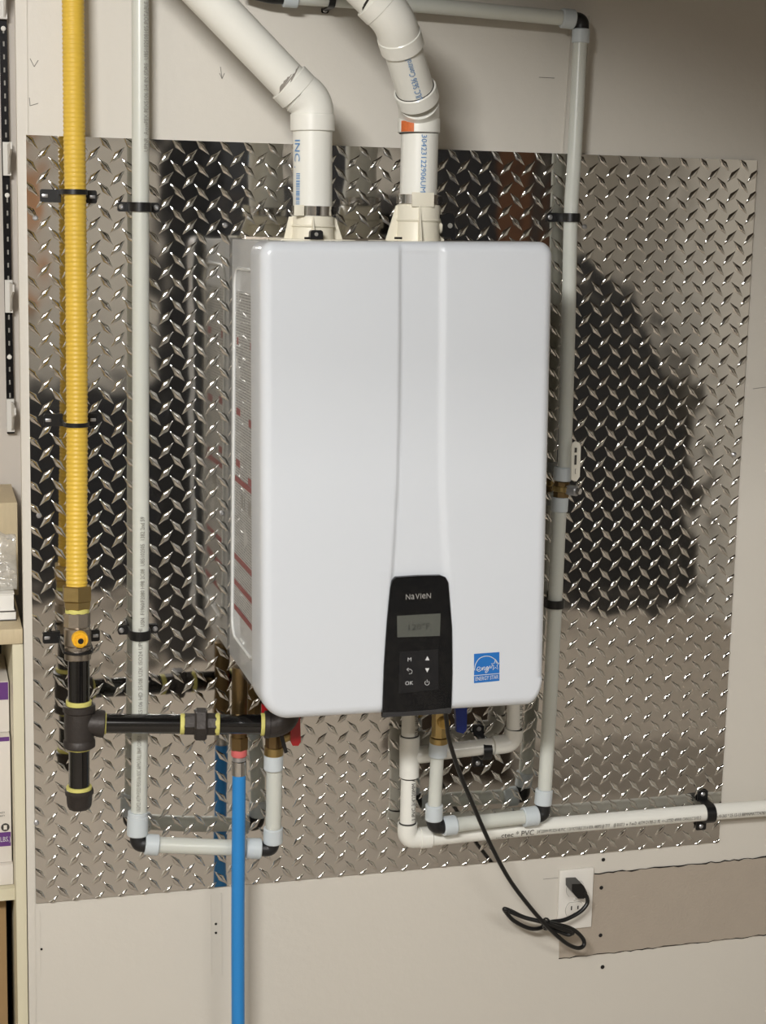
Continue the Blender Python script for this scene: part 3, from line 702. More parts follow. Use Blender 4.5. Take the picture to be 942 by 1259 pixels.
def redbar(py0, h, y0f=0, y1f=1):
    z = fy(302, py0).z; a = hi - .014 - (hi - lo - .028) * y0f; b = hi - .014 - (hi - lo - .028) * y1f
    obj('red_bar', box(B(), (xb0 - .0010, b, z - h), (xb0 - .0005, a, z)), M['redp'], lab, smooth=False)
M['redp'] = mat('red_print', (132, 44, 40), .5)
for py in (594, 693, 726, 758): redbar(py, .009)
for py, a, b in ((419, .75, .95), (507, .05, .25), (513, .7, .95), (572, .05, .25), (584, .7, .95), (418, .05, .12)): redbar(py, .011, a, b)
for (a, b) in ((.35, .45), (.5, .56), (.72, .86)):
    z = fy(302, 612).z; obj('pictogram', box(B(), (xb0 - .0010, hi - .014 - (hi-lo-.028)*b, z - .022), (xb0 - .0005, hi - .014 - (hi-lo-.028)*a, z)), M['ink_g'], lab, smooth=False)
z1 = fy(297, 791).z
obj('pouch_slot', tube(B(), [V((xb0 - .0008, hi - .07, z1 + .006)), V((xb0 - .0008, lo + .085, z1 + .006))], .0022, 8), M['ridge'], ht)
# wrinkled clear film over the side
bm = B(); ny, nz = 26, 90; g = []
y0, y1 = -.02, YF + .072; 
for j in range(nz + 1):
    r = []
    for i in range(ny + 1):
        y = y0 + (y1 - y0) * i / ny; z = zb + .003 + (zt - zb - .006) * j / nz
        r.append(bm.verts.new((xb0 - .0035 - .002 * (mnoise.noise(V((y * 30, z * 12, 1))) + .5), y, z)))
    g.append(r)
for j in range(nz):
    for i in range(ny): bm.faces.new((g[j][i], g[j][i+1], g[j+1][i+1], g[j+1][i]))
obj('protective_film', bm, M['film2'] if 'film2' in M else film_mat('side_film', .92, .08, .006, 30, (.93, .94, .95, 1)), ht, ang=80, label='wrinkled clear protective film on the side')

# control panel
PY = YF - .0032
pp_ = [(470.3, 881.5), (472.3, 820), (476.3, 762), (480.2, 723), (482.5, 714.5), (487.5, 709.8), (515, 708), (542, 707.5), (548, 709.8), (551.3, 716), (555.8, 772), (556.3, 825), (554.8, 876)]
cp = obj('control_panel', prism(B(), [at(x, y, PY) for x, y in pp_], (0, .0075, 0)), M['panel'], ht, smooth=False, label='tapering glossy black control panel')
obj('panel_lip', prism(B(), [at(x, y, PY - .0003) for x, y in ((470.3, 882.2), (470.6, 875.8), (500, 875.2), (530, 873), (555.2, 870), (554.6, 877))], (0, .0075, 0)), M['bez'], cp, smooth=False)
ax = (cTR - cTL).normalized(); az = -(cBL - cTL).normalized()
scr = obj('display', prism(B(), [at(x, y, PY - .0004) for x, y in ((488.3, 757.2), (541.8, 754.2), (541.0, 781.8), (488.6, 783.6))], (0, .0008, 0)), M['lcd'], cp, smooth=False, label='grey liquid crystal display')
text_flat('display_text', '120°F', at(514.5, 771, PY - .0006), ax, az, .0125, M['lcdt'], scr, width=.032)
bm = B(); wx = 0
for ch, sc in (('N', 1), ('a', 1.3), ('V', 1), ('I', 1), ('e', 1.3), ('N', 1)):
    g = text_mesh(ch, .0115 * sc); xs = [v.co.x for v in g.verts]; ys = [v.co.y for v in g.verts]; x0_, y0_ = min(xs), min(ys)
    for v in g.verts: v.co.x += wx - x0_; v.co.y += -y0_ - .004
    wx += max(xs) - min(xs) + .0015; tm = bpy.data.meshes.new('g'); g.to_mesh(tm); g.free(); bm.from_mesh(tm); bpy.data.meshes.remove(tm)
kx = .0395 / wx; nm_ = ax.cross(az)
for v in bm.verts: v.co = at(515, 733, PY - .0002) + ax * (v.co.x - wx / 2) * kx + az * v.co.y + nm_ * .0004
obj('lettering', bm, mat('silver_print', (170, 168, 164), .4, .4), cp, smooth=False, merge=False)
obj('button_field', prism(B(), [at(x, y, PY - .0002) for x, y in ((491.5, 801.5), (539, 798.5), (539.3, 847.5), (490.5, 852.5))], (0, .0005, 0)), M['panel2'], cp, smooth=False)
for s, x, y, sz in (('M', 503.5, 811, .0085), ('OK', 503, 840, .0085)): text_flat('button_symbol', s, at(x, y, PY - .0005), ax, az, sz, M['ink_w'], cp)
def tri(x, y, s): return prism(B(), [at(x - 2.6, y + 2.4*s, PY - .0006), at(x + 2.6, y + 2.4*s, PY - .0006), at(x, y - 2.8*s, PY - .0006)], (0, .0003, 0))
obj('button_symbol', tri(525.6, 809.5, 1), M['ink_w'], cp, smooth=False); obj('button_symbol', tri(525.4, 824, -1), M['ink_w'], cp, smooth=False)
obj('button_symbol', tube(B(), [at(525.2 + 2.7*math.sin(a), 839.6 - 2.7*math.cos(a), PY - .0006) for a in [math.radians(40 + 280*k/14) for k in range(15)]], .0004, 4), M['ink_w'], cp)
obj('button_symbol', tube(B(), [at(525.2, 835.6, PY - .0006), at(525.2, 839.4, PY - .0006)], .0004, 4), M['ink_w'], cp)
obj('button_symbol', tube(B(), [at(*q, PY - .0006) for q in ((502.6, 821.2), (500.2, 823), (502.6, 825.2))] , .0004, 4), M['ink_w'], cp)
obj('button_symbol', tube(B(), [at(*q, PY - .0006) for q in ((500.4, 823), (505, 823), (507, 825), (506.2, 828), (503, 828.4))], .0004, 4), M['ink_w'], cp)
# thin clear film stretched over the panel
bm = B(); g = []
for j in range(31):
    r = []
    for i in range(17):
        p = at(467 + 93 * i / 16 - (0 if i else 0), 703 + 172 * j / 30, PY - .0015); p.y -= .0025 * (mnoise.noise(V((i * .35, j * .3, 7))) + .4); r.append(bm.verts.new(p))
    g.append(r)
for j in range(30):
    for i in range(16): bm.faces.new((g[j][i], g[j][i+1], g[j+1][i+1], g[j+1][i]))
obj('panel_film', bm, film_mat('panel_film', .985, .03, .006, 25), cp, ang=80, label='clear film over the control panel')

# blue efficiency sticker
sq = [(583, 804), (614.2, 801.7), (614.2, 837), (583, 840)]
SY = YF - .0004
es = obj('energy_sticker', prism(B(), [at(x, y, SY) for x, y in sq], (0, .0006, 0)), M['blue'], ht, smooth=False, label='square blue energy rating sticker')
def epx(a, b):   # sticker coordinates 0..1 right, 0..1 down
    p = [V((x, y)) for x, y in sq]; q = p[0].lerp(p[1], a).lerp(p[3].lerp(p[2], a), b); return at(q.x, q.y, SY - .0003)
def eline(pts, r=.00045): obj('sticker_print', tube(B(), catmull([epx(*q) for q in pts], 5), r, 4), M['ink_w'], es)
eline([(.02, .56), (.06, .36), (.2, .18), (.42, .11), (.65, .14), (.85, .27), (.94, .40)], .0006)
obj('sticker_print', tube(B(), [epx(.0, .745), epx(1, .745)], .0005, 4), M['ink_w'], es)
eline([(.08, .56), (.2, .55), (.24, .48), (.17, .46), (.11, .54), (.18, .61), (.28, .57), (.32, .48), (.33, .58), (.37, .49), (.42, .48), (.41, .58), (.46, .56), (.52, .47), (.55, .5)])
eline([(.55, .47), (.48, .5), (.50, .57), (.56, .5), (.56, .6), (.48, .68), (.45, .64), (.6, .52), (.62, .45), (.66, .54), (.73, .42)])
st_ = [(.84 + (.17 if k % 2 == 0 else .068) * math.sin(math.radians(36*k)), .44 - (.20 if k % 2 == 0 else .08) * math.cos(math.radians(36*k))) for k in range(11)]
obj('sticker_print', tube(B(), [epx(min(.985, a), b) for a, b in st_], .0005, 4), M['ink_w'], es)
text_flat('lettering', 'ENERGY STAR', epx(.5, .865), epx(1, .865) - epx(0, .865), (0, 0, 1), .0085, M['ink_w'], es, width=(epx(1, .8) - epx(0, .8)).length * .9)

# power cord grommet & bottom fittings
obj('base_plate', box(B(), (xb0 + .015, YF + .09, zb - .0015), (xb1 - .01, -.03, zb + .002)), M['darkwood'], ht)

# vent collars on top
YV = -.17
def ring_collar(cx, top, bot, r_px, flare):
    A0 = at(cx, bot, YV); A1 = at(cx, top, YV); return A0, A1, rpx(1, A0)
Zt = at(384, 291.5, YV).z
def collar(cx, body_top, r, base_l, base_r, root, rib_l, rib_r, band_y):
    A0 = at(cx, 291.5, YV); k = rpx(1, A0); A0.z = zt; hgt = at(cx, body_top, YV).z - zt; bt = at(cx, band_y[0], YV).z - zt; bb = at(cx, band_y[1], YV).z - zt
    col = obj('vent_collar', lathe(B(), A0, (0, 0, 1), [(0, (r+2)*k), (.003, (r+1)*k), (hgt*.55, (r)*k), (hgt*.6, (r+2)*k), (hgt*.66, (r+.4)*k), (hgt - .001, (r+.2)*k), (hgt, (r-.4)*k), (hgt, (r-2)*k), (bt + .0005, (r-2.2)*k)], 40), M['pvc2'], root, ang=40, label='ivory plastic vent collar')
    xl, xr = at(base_l, 292, YV).x, at(base_r, 292, YV).x
    obj('base_flange', box(B(), (xl, YV - .045, zt), (xr, YV + .045, zt + .0035), .001), M['pvc2'], col)
    for sx, (ra, rb) in ((-1, rib_l), (1, rib_r)):
        xa = at(ra, 292, YV).x; xt = at(rb, 292, YV).x; xc = A0.x + sx * (r - 1) * k
        obj('rib', prism(B(), [(xa, YV - .0015, zt + .003), (xc, YV - .0015, zt + .003), (xc, YV - .0015, zt + hgt * .97), (xt, YV - .0015, zt + hgt * .97)], (0, .003, 0)), M['pvc2'], col, smooth=False)
    obj('rib', prism(B(), [(A0.x - (r*.25)*k - .001, YV - r*k*.9, zt + .003), (A0.x - (r*.25)*k - .001, YV - r*k - .016, zt + .003), (A0.x - (r*.25)*k - .001, YV - r*k*.98 - .002, zt + hgt * 1.0)], (.002, 0, 0)), M['pvc2'], col, smooth=False)
    obj('band_clamp', lathe(B(), A0 + V((0, 0, bb)), (0, 0, 1), [(0, (r-2)*k), (0, (r+.6)*k), (bt - bb, (r+.6)*k), (bt - bb, (r-2)*k)], 40), M['steel'], col, label='bright steel band clamp')
    return A0, k, col
A0, k, c1 = collar(384.5, 266, 25.5, 338, 428, ht, (349, 355), (421, 412), (253.5, 265))
tb = at(367, 259, YV - 25*k)
obj('clamp_tab', box(B(), at(362, 265, YV - 26*k), at(373.5, 252, YV - 23*k), .0008), M['pvc2'], c1)
obj('clamp_screw', cyl(B(), at(409, 259, YV - 12*k), at(413, 259, YV - 12*k), .007, .001, 8), M['iron'], c1)
A0, k, c2 = collar(513.5, 252, 26.5, 462, 569, ht, (474, 486), (546, 541), (239.5, 250.5))
obj('clamp_tab', box(B(), at(507, 254, YV - 27.6*k), at(533, 237, YV - 24*k), .0008), M['pvc2'], c2)
obj('clamp_screw', cyl(B(), at(537, 246, YV - 14*k), at(543, 246, YV - 14*k), .007, .001, 8), M['iron'], c2)
port = at(540, 277, YV)
obj('side_port', cyl(B(), port + V((-.012, 0, 0)), port + V((.006, 0, 0)), .0135, .001, 20), M['pvc2'], ht)
obj('port_plug', prism(B(), [at(*q, YV - .015) for q in ((544.5, 290), (544.5, 276), (543, 274), (543, 267), (545, 264), (549, 262.5), (556, 262.5), (559, 266), (559.5, 292), (546, 292))], (0, .026, 0)), M['black'], ht, label='black rubber plug on the collar side port')
obj('plug_stud', lathe(B(), at(553.5, 277.5, YV - .015), (0, -1, 0), [(0, .004), (.001, .0038), (.001, 0)], 12), M['ink_g'], ht)
obj('sensor', prism(B(), [at(*q, YV - .05) for q in ((381.5, 294), (382, 285), (384, 283), (395, 283), (397.3, 285), (397.5, 294))], (0, .012, 0)), M['black'], ht, label='small black sensor box on the top')
obj('sensor_screw', lathe(B(), at(389, 288, YV - .05), (0, -1, 0), [(0, .003), (.001, .0028), (.001, 0)], 12), M['ink_g'], ht)
for x in (376.5, 380.5, 487.5, 492, 548, 552): obj('screw', box(B(), at(x - 1.3, 294, YV - .046), at(x + 1.3, 291.4, YV - .04), .0003), M['hole'], ht, smooth=False)

# ------------------------------------------------------------ vent pipes
k = rpx(1, at(384, 200, YV)); R2 = 24.2 * k
t = thing('vent_pipe', 'white vent pipe slanting to the upper left from the left collar', 'vent pipe', at(384.5, 266, YV), 'white vent pipes')
Pb, Pe = at(384.5, 268, YV), at(384.3, 150, YV); Pc = at(384.2, 128, YV); Pd = at(358.5, 104.5, YV); Pz = at(110, -155, YV)
obj('pipe_section', cyl(B(), Pb, Pe, R2, .0005, 40), M['pvc'], t)
D = (Pz - Pd).normalized(); Pk = Pc
obj('pipe_section', cyl(B(), Pd - D * .03, Pz, R2, .0005, 40), M['pvc'], t)
U = V((0, 0, 1)); E0 = at(384.4, 161.5, YV); E1 = at(384.3, 141, YV); RO = 27.2 * k
bmE = B(); lathe(bmE, E0, E1 - E0, [(0, R2), (0, RO - .001), (.001, RO), ((E1-E0).length, RO), ((E1-E0).length + .001, RO - .0015)], 40)
F1 = Pd + D * .004; F0 = F1 - D * .018
tube(bmE, [E1] + bend(E1, at(384, 124, YV), F0, .018, 10) + [F0], [RO - .0012] * 13, 40)
lathe(bmE, F0, D, [(-.001, RO - .0015), (0, RO), (.0195, RO), (.0205, RO - .001), (.0205, R2)], 40)
obj('elbow', bmE, M['pvc'], t, ang=30)
# grey primer smear round the joint
def smear(P, D, R, a0, a1, w, n=14):
    a, nn, tt = frame(D); bm = B(); u = []; v = []
    for k_ in range(n + 1):
        an = a0 + (a1 - a0) * k_ / n; d = (nn * math.cos(an) + tt * math.sin(an)) * (R + .0003); ww = w * math.sin(PI * k_ / n) * random.uniform(.4, 1)
        off = a * (.008 * (k_ / n))
        u.append(bm.verts.new(P + d + off)); v.append(bm.verts.new(P + d + off + a * ww))
    for i in range(n): bm.faces.new((u[i], u[i+1], v[i+1], v[i]))
    return bm
for a0, a1, w_ in ((-1.1, .2, .006), (-.3, .9, .004), (-1.4, 1.3, .0018)):
    obj('primer_smear', smear(F1 + D * .0012, D, R2, a0, a1, w_), M['smear'], t)
text_pipe('printed_text', 'INC .', at(367.5, 170, YV - R2), V((0, 0, -1)), R2, (0, 0, 0), .001, M['ink_b'], t) if False else None
def side_text(s, cx, y0, R, fac, size, m, root, down=True, width=None, Yc=YV):
    A = at(cx, y0, Yc); text_pipe('printed_text', s, A, V((0, 0, -1 if down else 1)), R, fac, size, m, root, width)
side_text('INC .', 384.5, 172, R2, (-1.9, -1, 0), .0150, M['ink_b'], t, width=.040)
bm = B(); random.seed(5); z = at(384, 214, YV).z
ze = at(384, 252, YV).z; fn = V((-1.75, -1, 0)).normalized(); sd = V((0, 0, 1)).cross(fn)
while z > ze:
    hgt = random.uniform(.0006, .002)
    q0, q1 = [], []
    for j in range(4):
        an = (-.004 + .008 * j / 3) / R2; d = (fn * math.cos(an) - sd * math.sin(an)) * (R2 + .0004); base = at(384.5, 214, YV)
        q0.append(bm.verts.new((base.x + d.x, base.y + d.y, z))); q1.append(bm.verts.new((base.x + d.x, base.y + d.y, z - hgt)))
    for j in range(3): bm.faces.new((q0[j], q0[j+1], q1[j+1], q1[j]))
    z -= hgt + random.uniform(.0006, .0016)
obj('printed_barcode', bm, M['ink_b'], t, smooth=False, merge=False)

t = thing('vent_pipe', 'white vent pipe with two elbows rising from the right collar', 'vent pipe', at(514, 252, YV), 'white vent pipes')
R3 = R2 * .965; RO = R3 + .0038
Pb, Pe = at(514, 254, YV), at(514.3, 150, YV); Pe.x = Pb.x
obj('pipe_section', cyl(B(), Pb, Pe, R3, .0005, 40), M['pvc'], t)
E0, E1 = at(515, 163.5, YV), at(515.2, 146, YV)
Q0, Q1 = at(511.5, 114, YV - .038), at(492.5, 50, YV - .088)
D1 = (Q1 - Q0).normalized()
bmE = B(); L = (E1 - E0).length
lathe(bmE, E0, E1 - E0, [(0, R3), (0, RO - .001), (.001, RO), (L, RO), (L + .001, RO - .0015)], 40)
G1 = Q0 + D1 * .004; G0 = G1 - D1 * .018
tube(bmE, [E1] + bend(E1, at(515, 132, YV - .01), G0, .012, 8) + [G0], RO - .0012, 40)
lathe(bmE, G0, D1, [(-.001, RO - .0015), (0, RO), (.020, RO), (.021, RO - .001), (.021, R3 + .0012), (.012, R3 + .0012)], 40)
obj('elbow', bmE, M['pvc'], t, ang=30)
seg('glue_joint', M['glue'], t, 515, 164.6, 515, 163.4, YV, YV, 24.4, 40)
obj('glue_joint', lathe(B(), G1 + D1 * .0015, D1, [(0, R3 + .0011), (.0022, R3 + .0011), (.0022, R3)], 40), M['glue'], t)
obj('pipe_section', cyl(B(), G0, Q1, R3, .0005, 40), M['pvc'], t)
S0 = at(497, 72, YV - .085); S0 = Q1 - D1 * .012
S2 = at(463, 2, YV - .108); S3 = at(318, -143, YV - .108); D2 = (S3 - S2).normalized()
w0 = S0 - S2; bb_ = D1.dot(D2); KN = S0 + D1 * ((bb_ * D2.dot(w0) - D1.dot(w0)) / (1 - bb_ * bb_))
bmE = B(); lathe(bmE, S0, D1, [(0, R3), (0, RO - .001), (.001, RO), (.022, RO), (.0235, RO - .0015)], 40)
H0 = S2 - D2 * .012
tube(bmE, [S0 + D1 * .0225] + bend(S0 + D1 * .0225, KN, H0, min(.02, (KN - S0).length - .0235), 10) + [H0], RO - .0012, 40)
lathe(bmE, H0, D2, [(-.001, RO - .0015), (0, RO), (.018, RO), (.019, RO - .001), (.019, R3)], 40)
obj('elbow', bmE, M['pvc'], t, ang=30)
obj('glue_joint', lathe(B(), S0 - D1 * .0010, D1, [(0, R3), (0, R3 + .0011), (.0012, R3 + .0011)], 40), M['smear'], t)
obj('pipe_section', cyl(B(), H0, S3, R3, .0005, 40), M['pvc'], t)
for a0, a1, w_ in ((-1.2, .1, .007), (-.2, .8, .007)): obj('primer_smear', smear(S2 + D2 * .0075, D2, R3, a0, a1, w_), M['glue'], t)
side_text('30423122906UM', 514, 166, R3 + .0004, (0.02, -1, 0), .0115, M['ink_b'], t, width=.084)
text_pipe('printed_text', 'ULC S636 Control N', G1 + D1 * .002, D1, R3, (-.28, -1, .1), .0125, M['ink_b'], t, width=.082)
fn = V((-1.2, -1, 0)).normalized(); sd = V((0, 0, 1)).cross(fn); E = at(515, 157, YV); bm = B(); q = []
for j in range(6):
    an = (-.0115 + .023 * j / 5) / RO; d = (fn * math.cos(an) + sd * math.sin(an)) * (RO + .0004)
    q.append((bm.verts.new((E.x + d.x, E.y + d.y, E.z + .0085)), bm.verts.new((E.x + d.x, E.y + d.y, E.z - .0075))))
for a, b in zip(q, q[1:]): bm.faces.new((a[0], b[0], b[1], a[1]))
obj('warning_sticker', bm, M['orange'], t, smooth=False, label='small orange warning sticker')

# ------------------------------------------------------------ outlet, power cord
t = thing('wall_outlet', 'white duplex wall outlet beside the bare wallboard strip', 'outlet', at(707, 1142, WY))
P0, P1, P2, P3 = at(688, 1069.2, 0), at(731, 1067.8, 0), at(726, 1140.5, 0), at(685.5, 1142.5, 0)
xm0, xm1, zm0, zm1 = (P0.x + P3.x) / 2, (P1.x + P2.x) / 2, (P2.z + P3.z) / 2, (P0.z + P1.z) / 2
obj('cover_plate', box(B(), (xm0, -.0015, zm0), (xm1, WY, zm1), .0018), M['outlet'], t)
cx = (xm0 + xm1) / 2 - .002
for i, zc in enumerate(((zm0 + zm1) / 2 + .0195, (zm0 + zm1) / 2 - .0195)):
    bm = B(); pts = []
    for k_ in range(28):
        a = 2*PI*k_/28; pts.append((cx + .017 * math.cos(a), -.0015, zc + max(-.0142, min(.0142, .0175 * math.sin(a)))))
    rc = obj('receptacle', prism(bm, pts, (0, -.0014, 0)), M['recept'], t, smooth=False)
    obj('gasket_line', tube(B(), [V(p) + V((0, -.0001, 0)) for p in pts] + [V(pts[0])], .0005, 4, cap=False), M['ink_g'], rc)
    for dx, hh_ in ((-.0062, .0078), (.0062, .0064)): obj('slot', box(B(), (cx + dx - .0011, -.0032, zc + .004 - hh_/2), (cx + dx + .0011, -.0027, zc + .004 + hh_/2)), M['hole'], rc, smooth=False)
    obj('slot', lathe(B(), (cx, -.0027, zc - .0075), (0, -1, 0), [(0, .0024), (.0005, .0024), (.0005, 0)], 12), M['hole'], rc)
screw(V((cx, -.0018, (zm0 + zm1) / 2)), .003, t, M['recept'])
t = thing('power_cord', 'black power cord looping from the heater down to the wall outlet', 'power cord', at(680, 1135, -.03))
cpx = [(547, 868, -.20), (549, 885, -.19), (553, 912, -.17), (566, 952, -.15), (584, 995, -.13), (604, 1040, -.11), (625, 1079, -.095), (646, 1108, -.085), (670, 1136, -.075), (694, 1158, -.066), (710, 1165.5, -.060), (718, 1162, -.056), (716, 1153, -.054), (703, 1142, -.056), (678, 1135, -.062), (648, 1129, -.060), (628, 1120, -.056), (620.5, 1117.5, -.054), (622, 1121, -.050), (632, 1132, -.048), (650, 1141, -.046), (664, 1141, -.044), (676, 1134, -.042), (694, 1131, -.040), (712, 1122, -.036), (721.5, 1112, -.034), (722, 1104, -.032), (718.5, 1099, -.030)]
obj('cord', tube(B(), catmull([at(*q) for q in cpx], 10), .0037, 12), M['cord'], t, ang=80)
bun = [(626, 1120.5, -.067), (645, 1128, -.070), (668, 1134, -.074), (688, 1141, -.070), (702, 1146.5, -.066), (698, 1149, -.063), (684, 1144, -.060), (668, 1138.5, -.056)]
obj('cord_fold', tube(B(), catmull([at(*q) for q in bun], 8), .0037, 12), M['cord'], t, ang=80)
bun = [(668, 1134, -.066), (688, 1138, -.062), (700, 1143, -.058), (704, 1147.5, -.055), (694, 1147, -.053), (676, 1140, -.050)]
obj('cord_fold', tube(B(), catmull([at(*q) for q in bun], 8), .0037, 12), M['cord'], t, ang=80)
obj('cord_tie', tube(B(), [at(671.5 + 4.6*math.cos(a), 1136 + 7*math.sin(a), -.058 - .014*math.cos(a + .8)) for a in [2*PI*k_/16 for k_ in range(17)]], .0018, 8, cap=False), M['cord'], t)
obj('plug', prism(B(), [at(*q, -.033) for q in ((703.3, 1087), (715.5, 1086.5), (718.5, 1090), (722, 1097), (722, 1102), (718, 1105), (711, 1105), (707, 1101), (703.3, 1096))], (0, .029, 0)), M['cord'], t, ang=25, label='angled black plug')
obj('strain_relief', cyl(B(), at(717, 1096, -.028), at(720.5, 1103, -.031), .006, .001, 12, .0046), M['cord'], t)

# ------------------------------------------------------------ alcove at the left: shelf standard, brackets, counter and goods
YA = .458
def lerp2(y, pts):
    for (y0, x0), (y1, x1) in zip(pts, pts[1:]):
        if y <= y1: break
    return x0 + (x1 - x0) * (y - y0) / (y1 - y0)
sx = [(0, 3.2), (200, 8.3), (500, 12.5)]
t = thing('shelf_standard', 'black slotted steel shelf standard on the alcove wall', 'shelf standard', at(12.5, 530, YA))
P, Q = at(lerp2(-40, sx), -40, YA), at(lerp2(532, sx), 532, YA)
ax_ = (P - Q).normalized(); sd = ax_.cross(V((0, 1, 0))).normalized(); hw = .0065
obj('rail', prism(B(), [P - sd*hw, P + sd*hw, Q + sd*hw, Q - sd*hw], (0, -.012, 0)), M['std'], t, smooth=False)
yy = 40
for yy in range(-10, 530, 16):
    if any(a <= yy <= b for a, b in ((174, 216), (343, 384), (488, 532), (-20, 22))): continue
    c = at(lerp2(yy, sx), yy, YA - .0125); obj('slot', prism(B(), [c - sd*.0014 - ax_*.0042, c + sd*.0014 - ax_*.0042, c + sd*.0014 + ax_*.0042, c - sd*.0014 + ax_*.0042], (0, -.0006, 0)), M['ink_g'], t, smooth=False)
for yy in (35, 240, 439): screw(at(lerp2(yy, sx), yy, YA - .013), .0042, t, M['paper'])
for nm, y0, y1, tip in (('topmost white shelf bracket, cut by the top of the view', -30, 24, -20), ('white shelf bracket second from the top of the standard', 175, 216, 168), ('white shelf bracket in the middle of the standard', 344, 384, 350), ('lowest white shelf bracket hanging at the standard foot', 490, 530, 535)):
    b_ = thing('shelf_bracket', nm, 'bracket', at(lerp2(y1, sx), y1, YA - .013), 'white shelf brackets on the standard')
    c0, c1_ = at(lerp2(y0, sx), y0, YA - .013), at(lerp2(y1, sx), y1, YA - .013)
    obj('clip', prism(B(), [c0 - sd*.0066, c0 + sd*.0066, c1_ + sd*.0066, c1_ - sd*.0066], (0, -.012, 0)), M['bracket'], b_, smooth=False)
    x = c0.x + .001; d = .12
    obj('arm', prism(B(), [(x, c0.y - .012, c0.z - .004), (x, c0.y - d, c0.z - .004), (x, c0.y - d, c0.z - .016), (x, c0.y - .06, c0.z - .028), (x, c0.y - .012, c1_.z + .002)], (.003, 0, 0)), M['bracket'], b_, smooth=False)

zc1 = at(10, 771, .02).z; zc0 = at(10, 790, .02).z
ctr = obj('countertop', box(B(), (XW + .02, .006, zc0), (XL - .0012, .455, zc1), .003), M['linen'], None); tag(ctr, 'beige linen-patterned countertop slab in the alcove at left', 'countertop')
cab = thing('base_cabinet', 'cream-edged cabinet with a dark inside below the countertop', 'cabinet', (XL - .3, .2, 0))
xp = at(16.5, 900, .012).x
obj('side_panel', box(B(), (xp, .007, .0), (XL - .0012, .45, zc0 - .0005), .001), M['cream'], cab)
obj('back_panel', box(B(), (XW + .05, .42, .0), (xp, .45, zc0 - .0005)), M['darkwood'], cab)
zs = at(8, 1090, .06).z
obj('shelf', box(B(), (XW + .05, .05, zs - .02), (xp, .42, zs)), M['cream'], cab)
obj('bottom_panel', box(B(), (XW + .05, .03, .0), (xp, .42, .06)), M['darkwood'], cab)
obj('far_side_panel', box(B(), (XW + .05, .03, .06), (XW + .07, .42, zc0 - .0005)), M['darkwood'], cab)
# goods
zb_ = zs
def carton(label, xr, w_, yf, dep, z0, z1, m, name='carton'):
    c = thing(name, label, 'box', (xr - w_/2, yf + dep/2, z0), 'boxes in the alcove'); 
    obj('carton_body', box(B(), (xr - w_, yf, z0), (xr, yf + dep, z1), .002), m, c); return c
xr = at(13.5, 960, .07).x
z1_ = at(8, 1062, .07).z
c = carton('small white carton lid lowest in the cabinet stack', at(16.5, 1070, .065).x, .20, .065, .2, zb_ + .0005, z1_, M['box'])
z2_ = at(8, 905, .08).z
c = carton('white carton with a purple weight band on the cabinet shelf', xr, .19, .075, .2, z1_ + .0005, z2_, M['box'])
za, zb2 = at(8, 1023, .075).z, at(8, 1040, .075).z
obj('purple_band', box(B(), (xr - .19, .0742, zb2), (xr - .0015, .0751, za)), M['purple'], c, smooth=False)
obj('purple_band', box(B(), (xr - .19, .0742, at(8, 911, .075).z), (xr - .0015, .0751, at(8, 906, .075).z)), M['purple'], c, smooth=False)
text_flat('lettering', 'LBS.)', at(6.8, 1032, .0738), (1, 0, 0), (0, 0, 1), .012, M['ink_w'], c, width=.0165)
obj('seal', lathe(B(), at(6.5, 1017, .0752), (0, -1, 0), [(0, .0068), (.0008, .0068), (.0008, .0052), (.0012, .0052), (.0012, 0)], 20), M['ink_k'], c)
obj('seal_mark', box(B(), at(4.5, 1020, .0738), at(8.5, 1014.5, .0732)), M['box'], c, smooth=False)
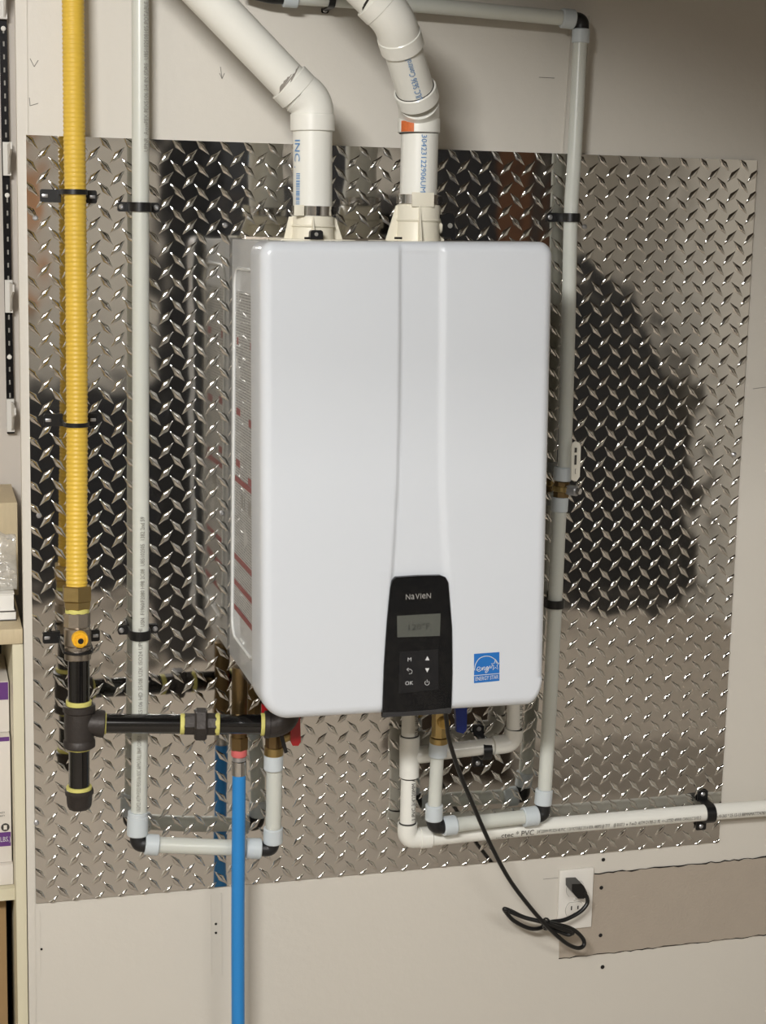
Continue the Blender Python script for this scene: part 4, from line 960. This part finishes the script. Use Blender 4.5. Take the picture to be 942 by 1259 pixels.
for y in (1003, 999): text_flat('lettering', 'LIMITED WARRANTY', at(6, y, .0745), (1, 0, 0), (0, 0, 1), .0045, M['ink_k'], c, width=.03, align='RIGHT')
c = carton('upper white carton with purple top in the dark cabinet', at(11.5, 880, .1).x, .17, .1, .18, z2_ + .0005, at(8, 838, .1).z, M['box'])
zz = at(8, 838, .1).z; obj('purple_band', box(B(), (at(11.5, 880, .1).x - .17, .0992, at(8, 860, .1).z), (at(11.5, 880, .1).x - .0015, .1001, zz - .001)), M['purple'], c, smooth=False)
c = carton('brown kraft carton below the cabinet shelf', at(8, 1140, .1).x, .2, .1, .25, .0605, zs - .03, M['kraft'])
c = carton('beige linen-covered storage box standing on the countertop', at(22.5, 700, .24).x, .25, .24, .2, zc1 + .0005, at(10, 618, .24).z, M['linen'], 'storage_box')
# books on the counter
zk = zc1 + .0005; xk = at(20.5, 740, .05).x
for i, (th, nm) in enumerate(((.016, 'thick white book lowest of the pair under the plastic bag'), (.028, 'upper white book of the pair under the plastic bag'))):
    b_ = thing('book', nm, 'book', (xk - .08, .12, zk), 'white books on the countertop'); x1_ = xk - .003*i
    obj('pages', box(B(), (x1_ - .15, .062, zk + .0015), (x1_ - .001, .22, zk + th - .0015)), M['paper'], b_)
    obj('cover', box(box(B(), (x1_ - .152, .06, zk), (x1_, .222, zk + .0015)), (x1_ - .152, .06, zk + th - .0015), (x1_, .222, zk + th)), M['ink_k'] if i == 0 else M['paper'], b_, smooth=False)
    zk += th + .0004
bm = B(); bmesh.ops.create_icosphere(bm, subdivisions=5, radius=1)
ctrp = at(4, 700, .08)
for v in bm.verts:
    p = v.co.copy(); f = 1 + .35 * mnoise.noise(p * 1.8 + V((3, 1, 0))) + .16 * mnoise.noise(p * 5) + .05 * mnoise.noise(p * 14)
    v.co = V((max(-.09, p.x * .055 * f), p.y * .05 * f * .6, p.z * .052 * f)) + V((ctrp.x - .0, .1, ctrp.z + .0))
    v.co.x = min(v.co.x, XL - .006); v.co.z = max(v.co.z, zk + .0005)
tag(obj('plastic_bag', bm, M['bag'], None, ang=80), 'crumpled translucent plastic bag on the books on the countertop', 'bag')
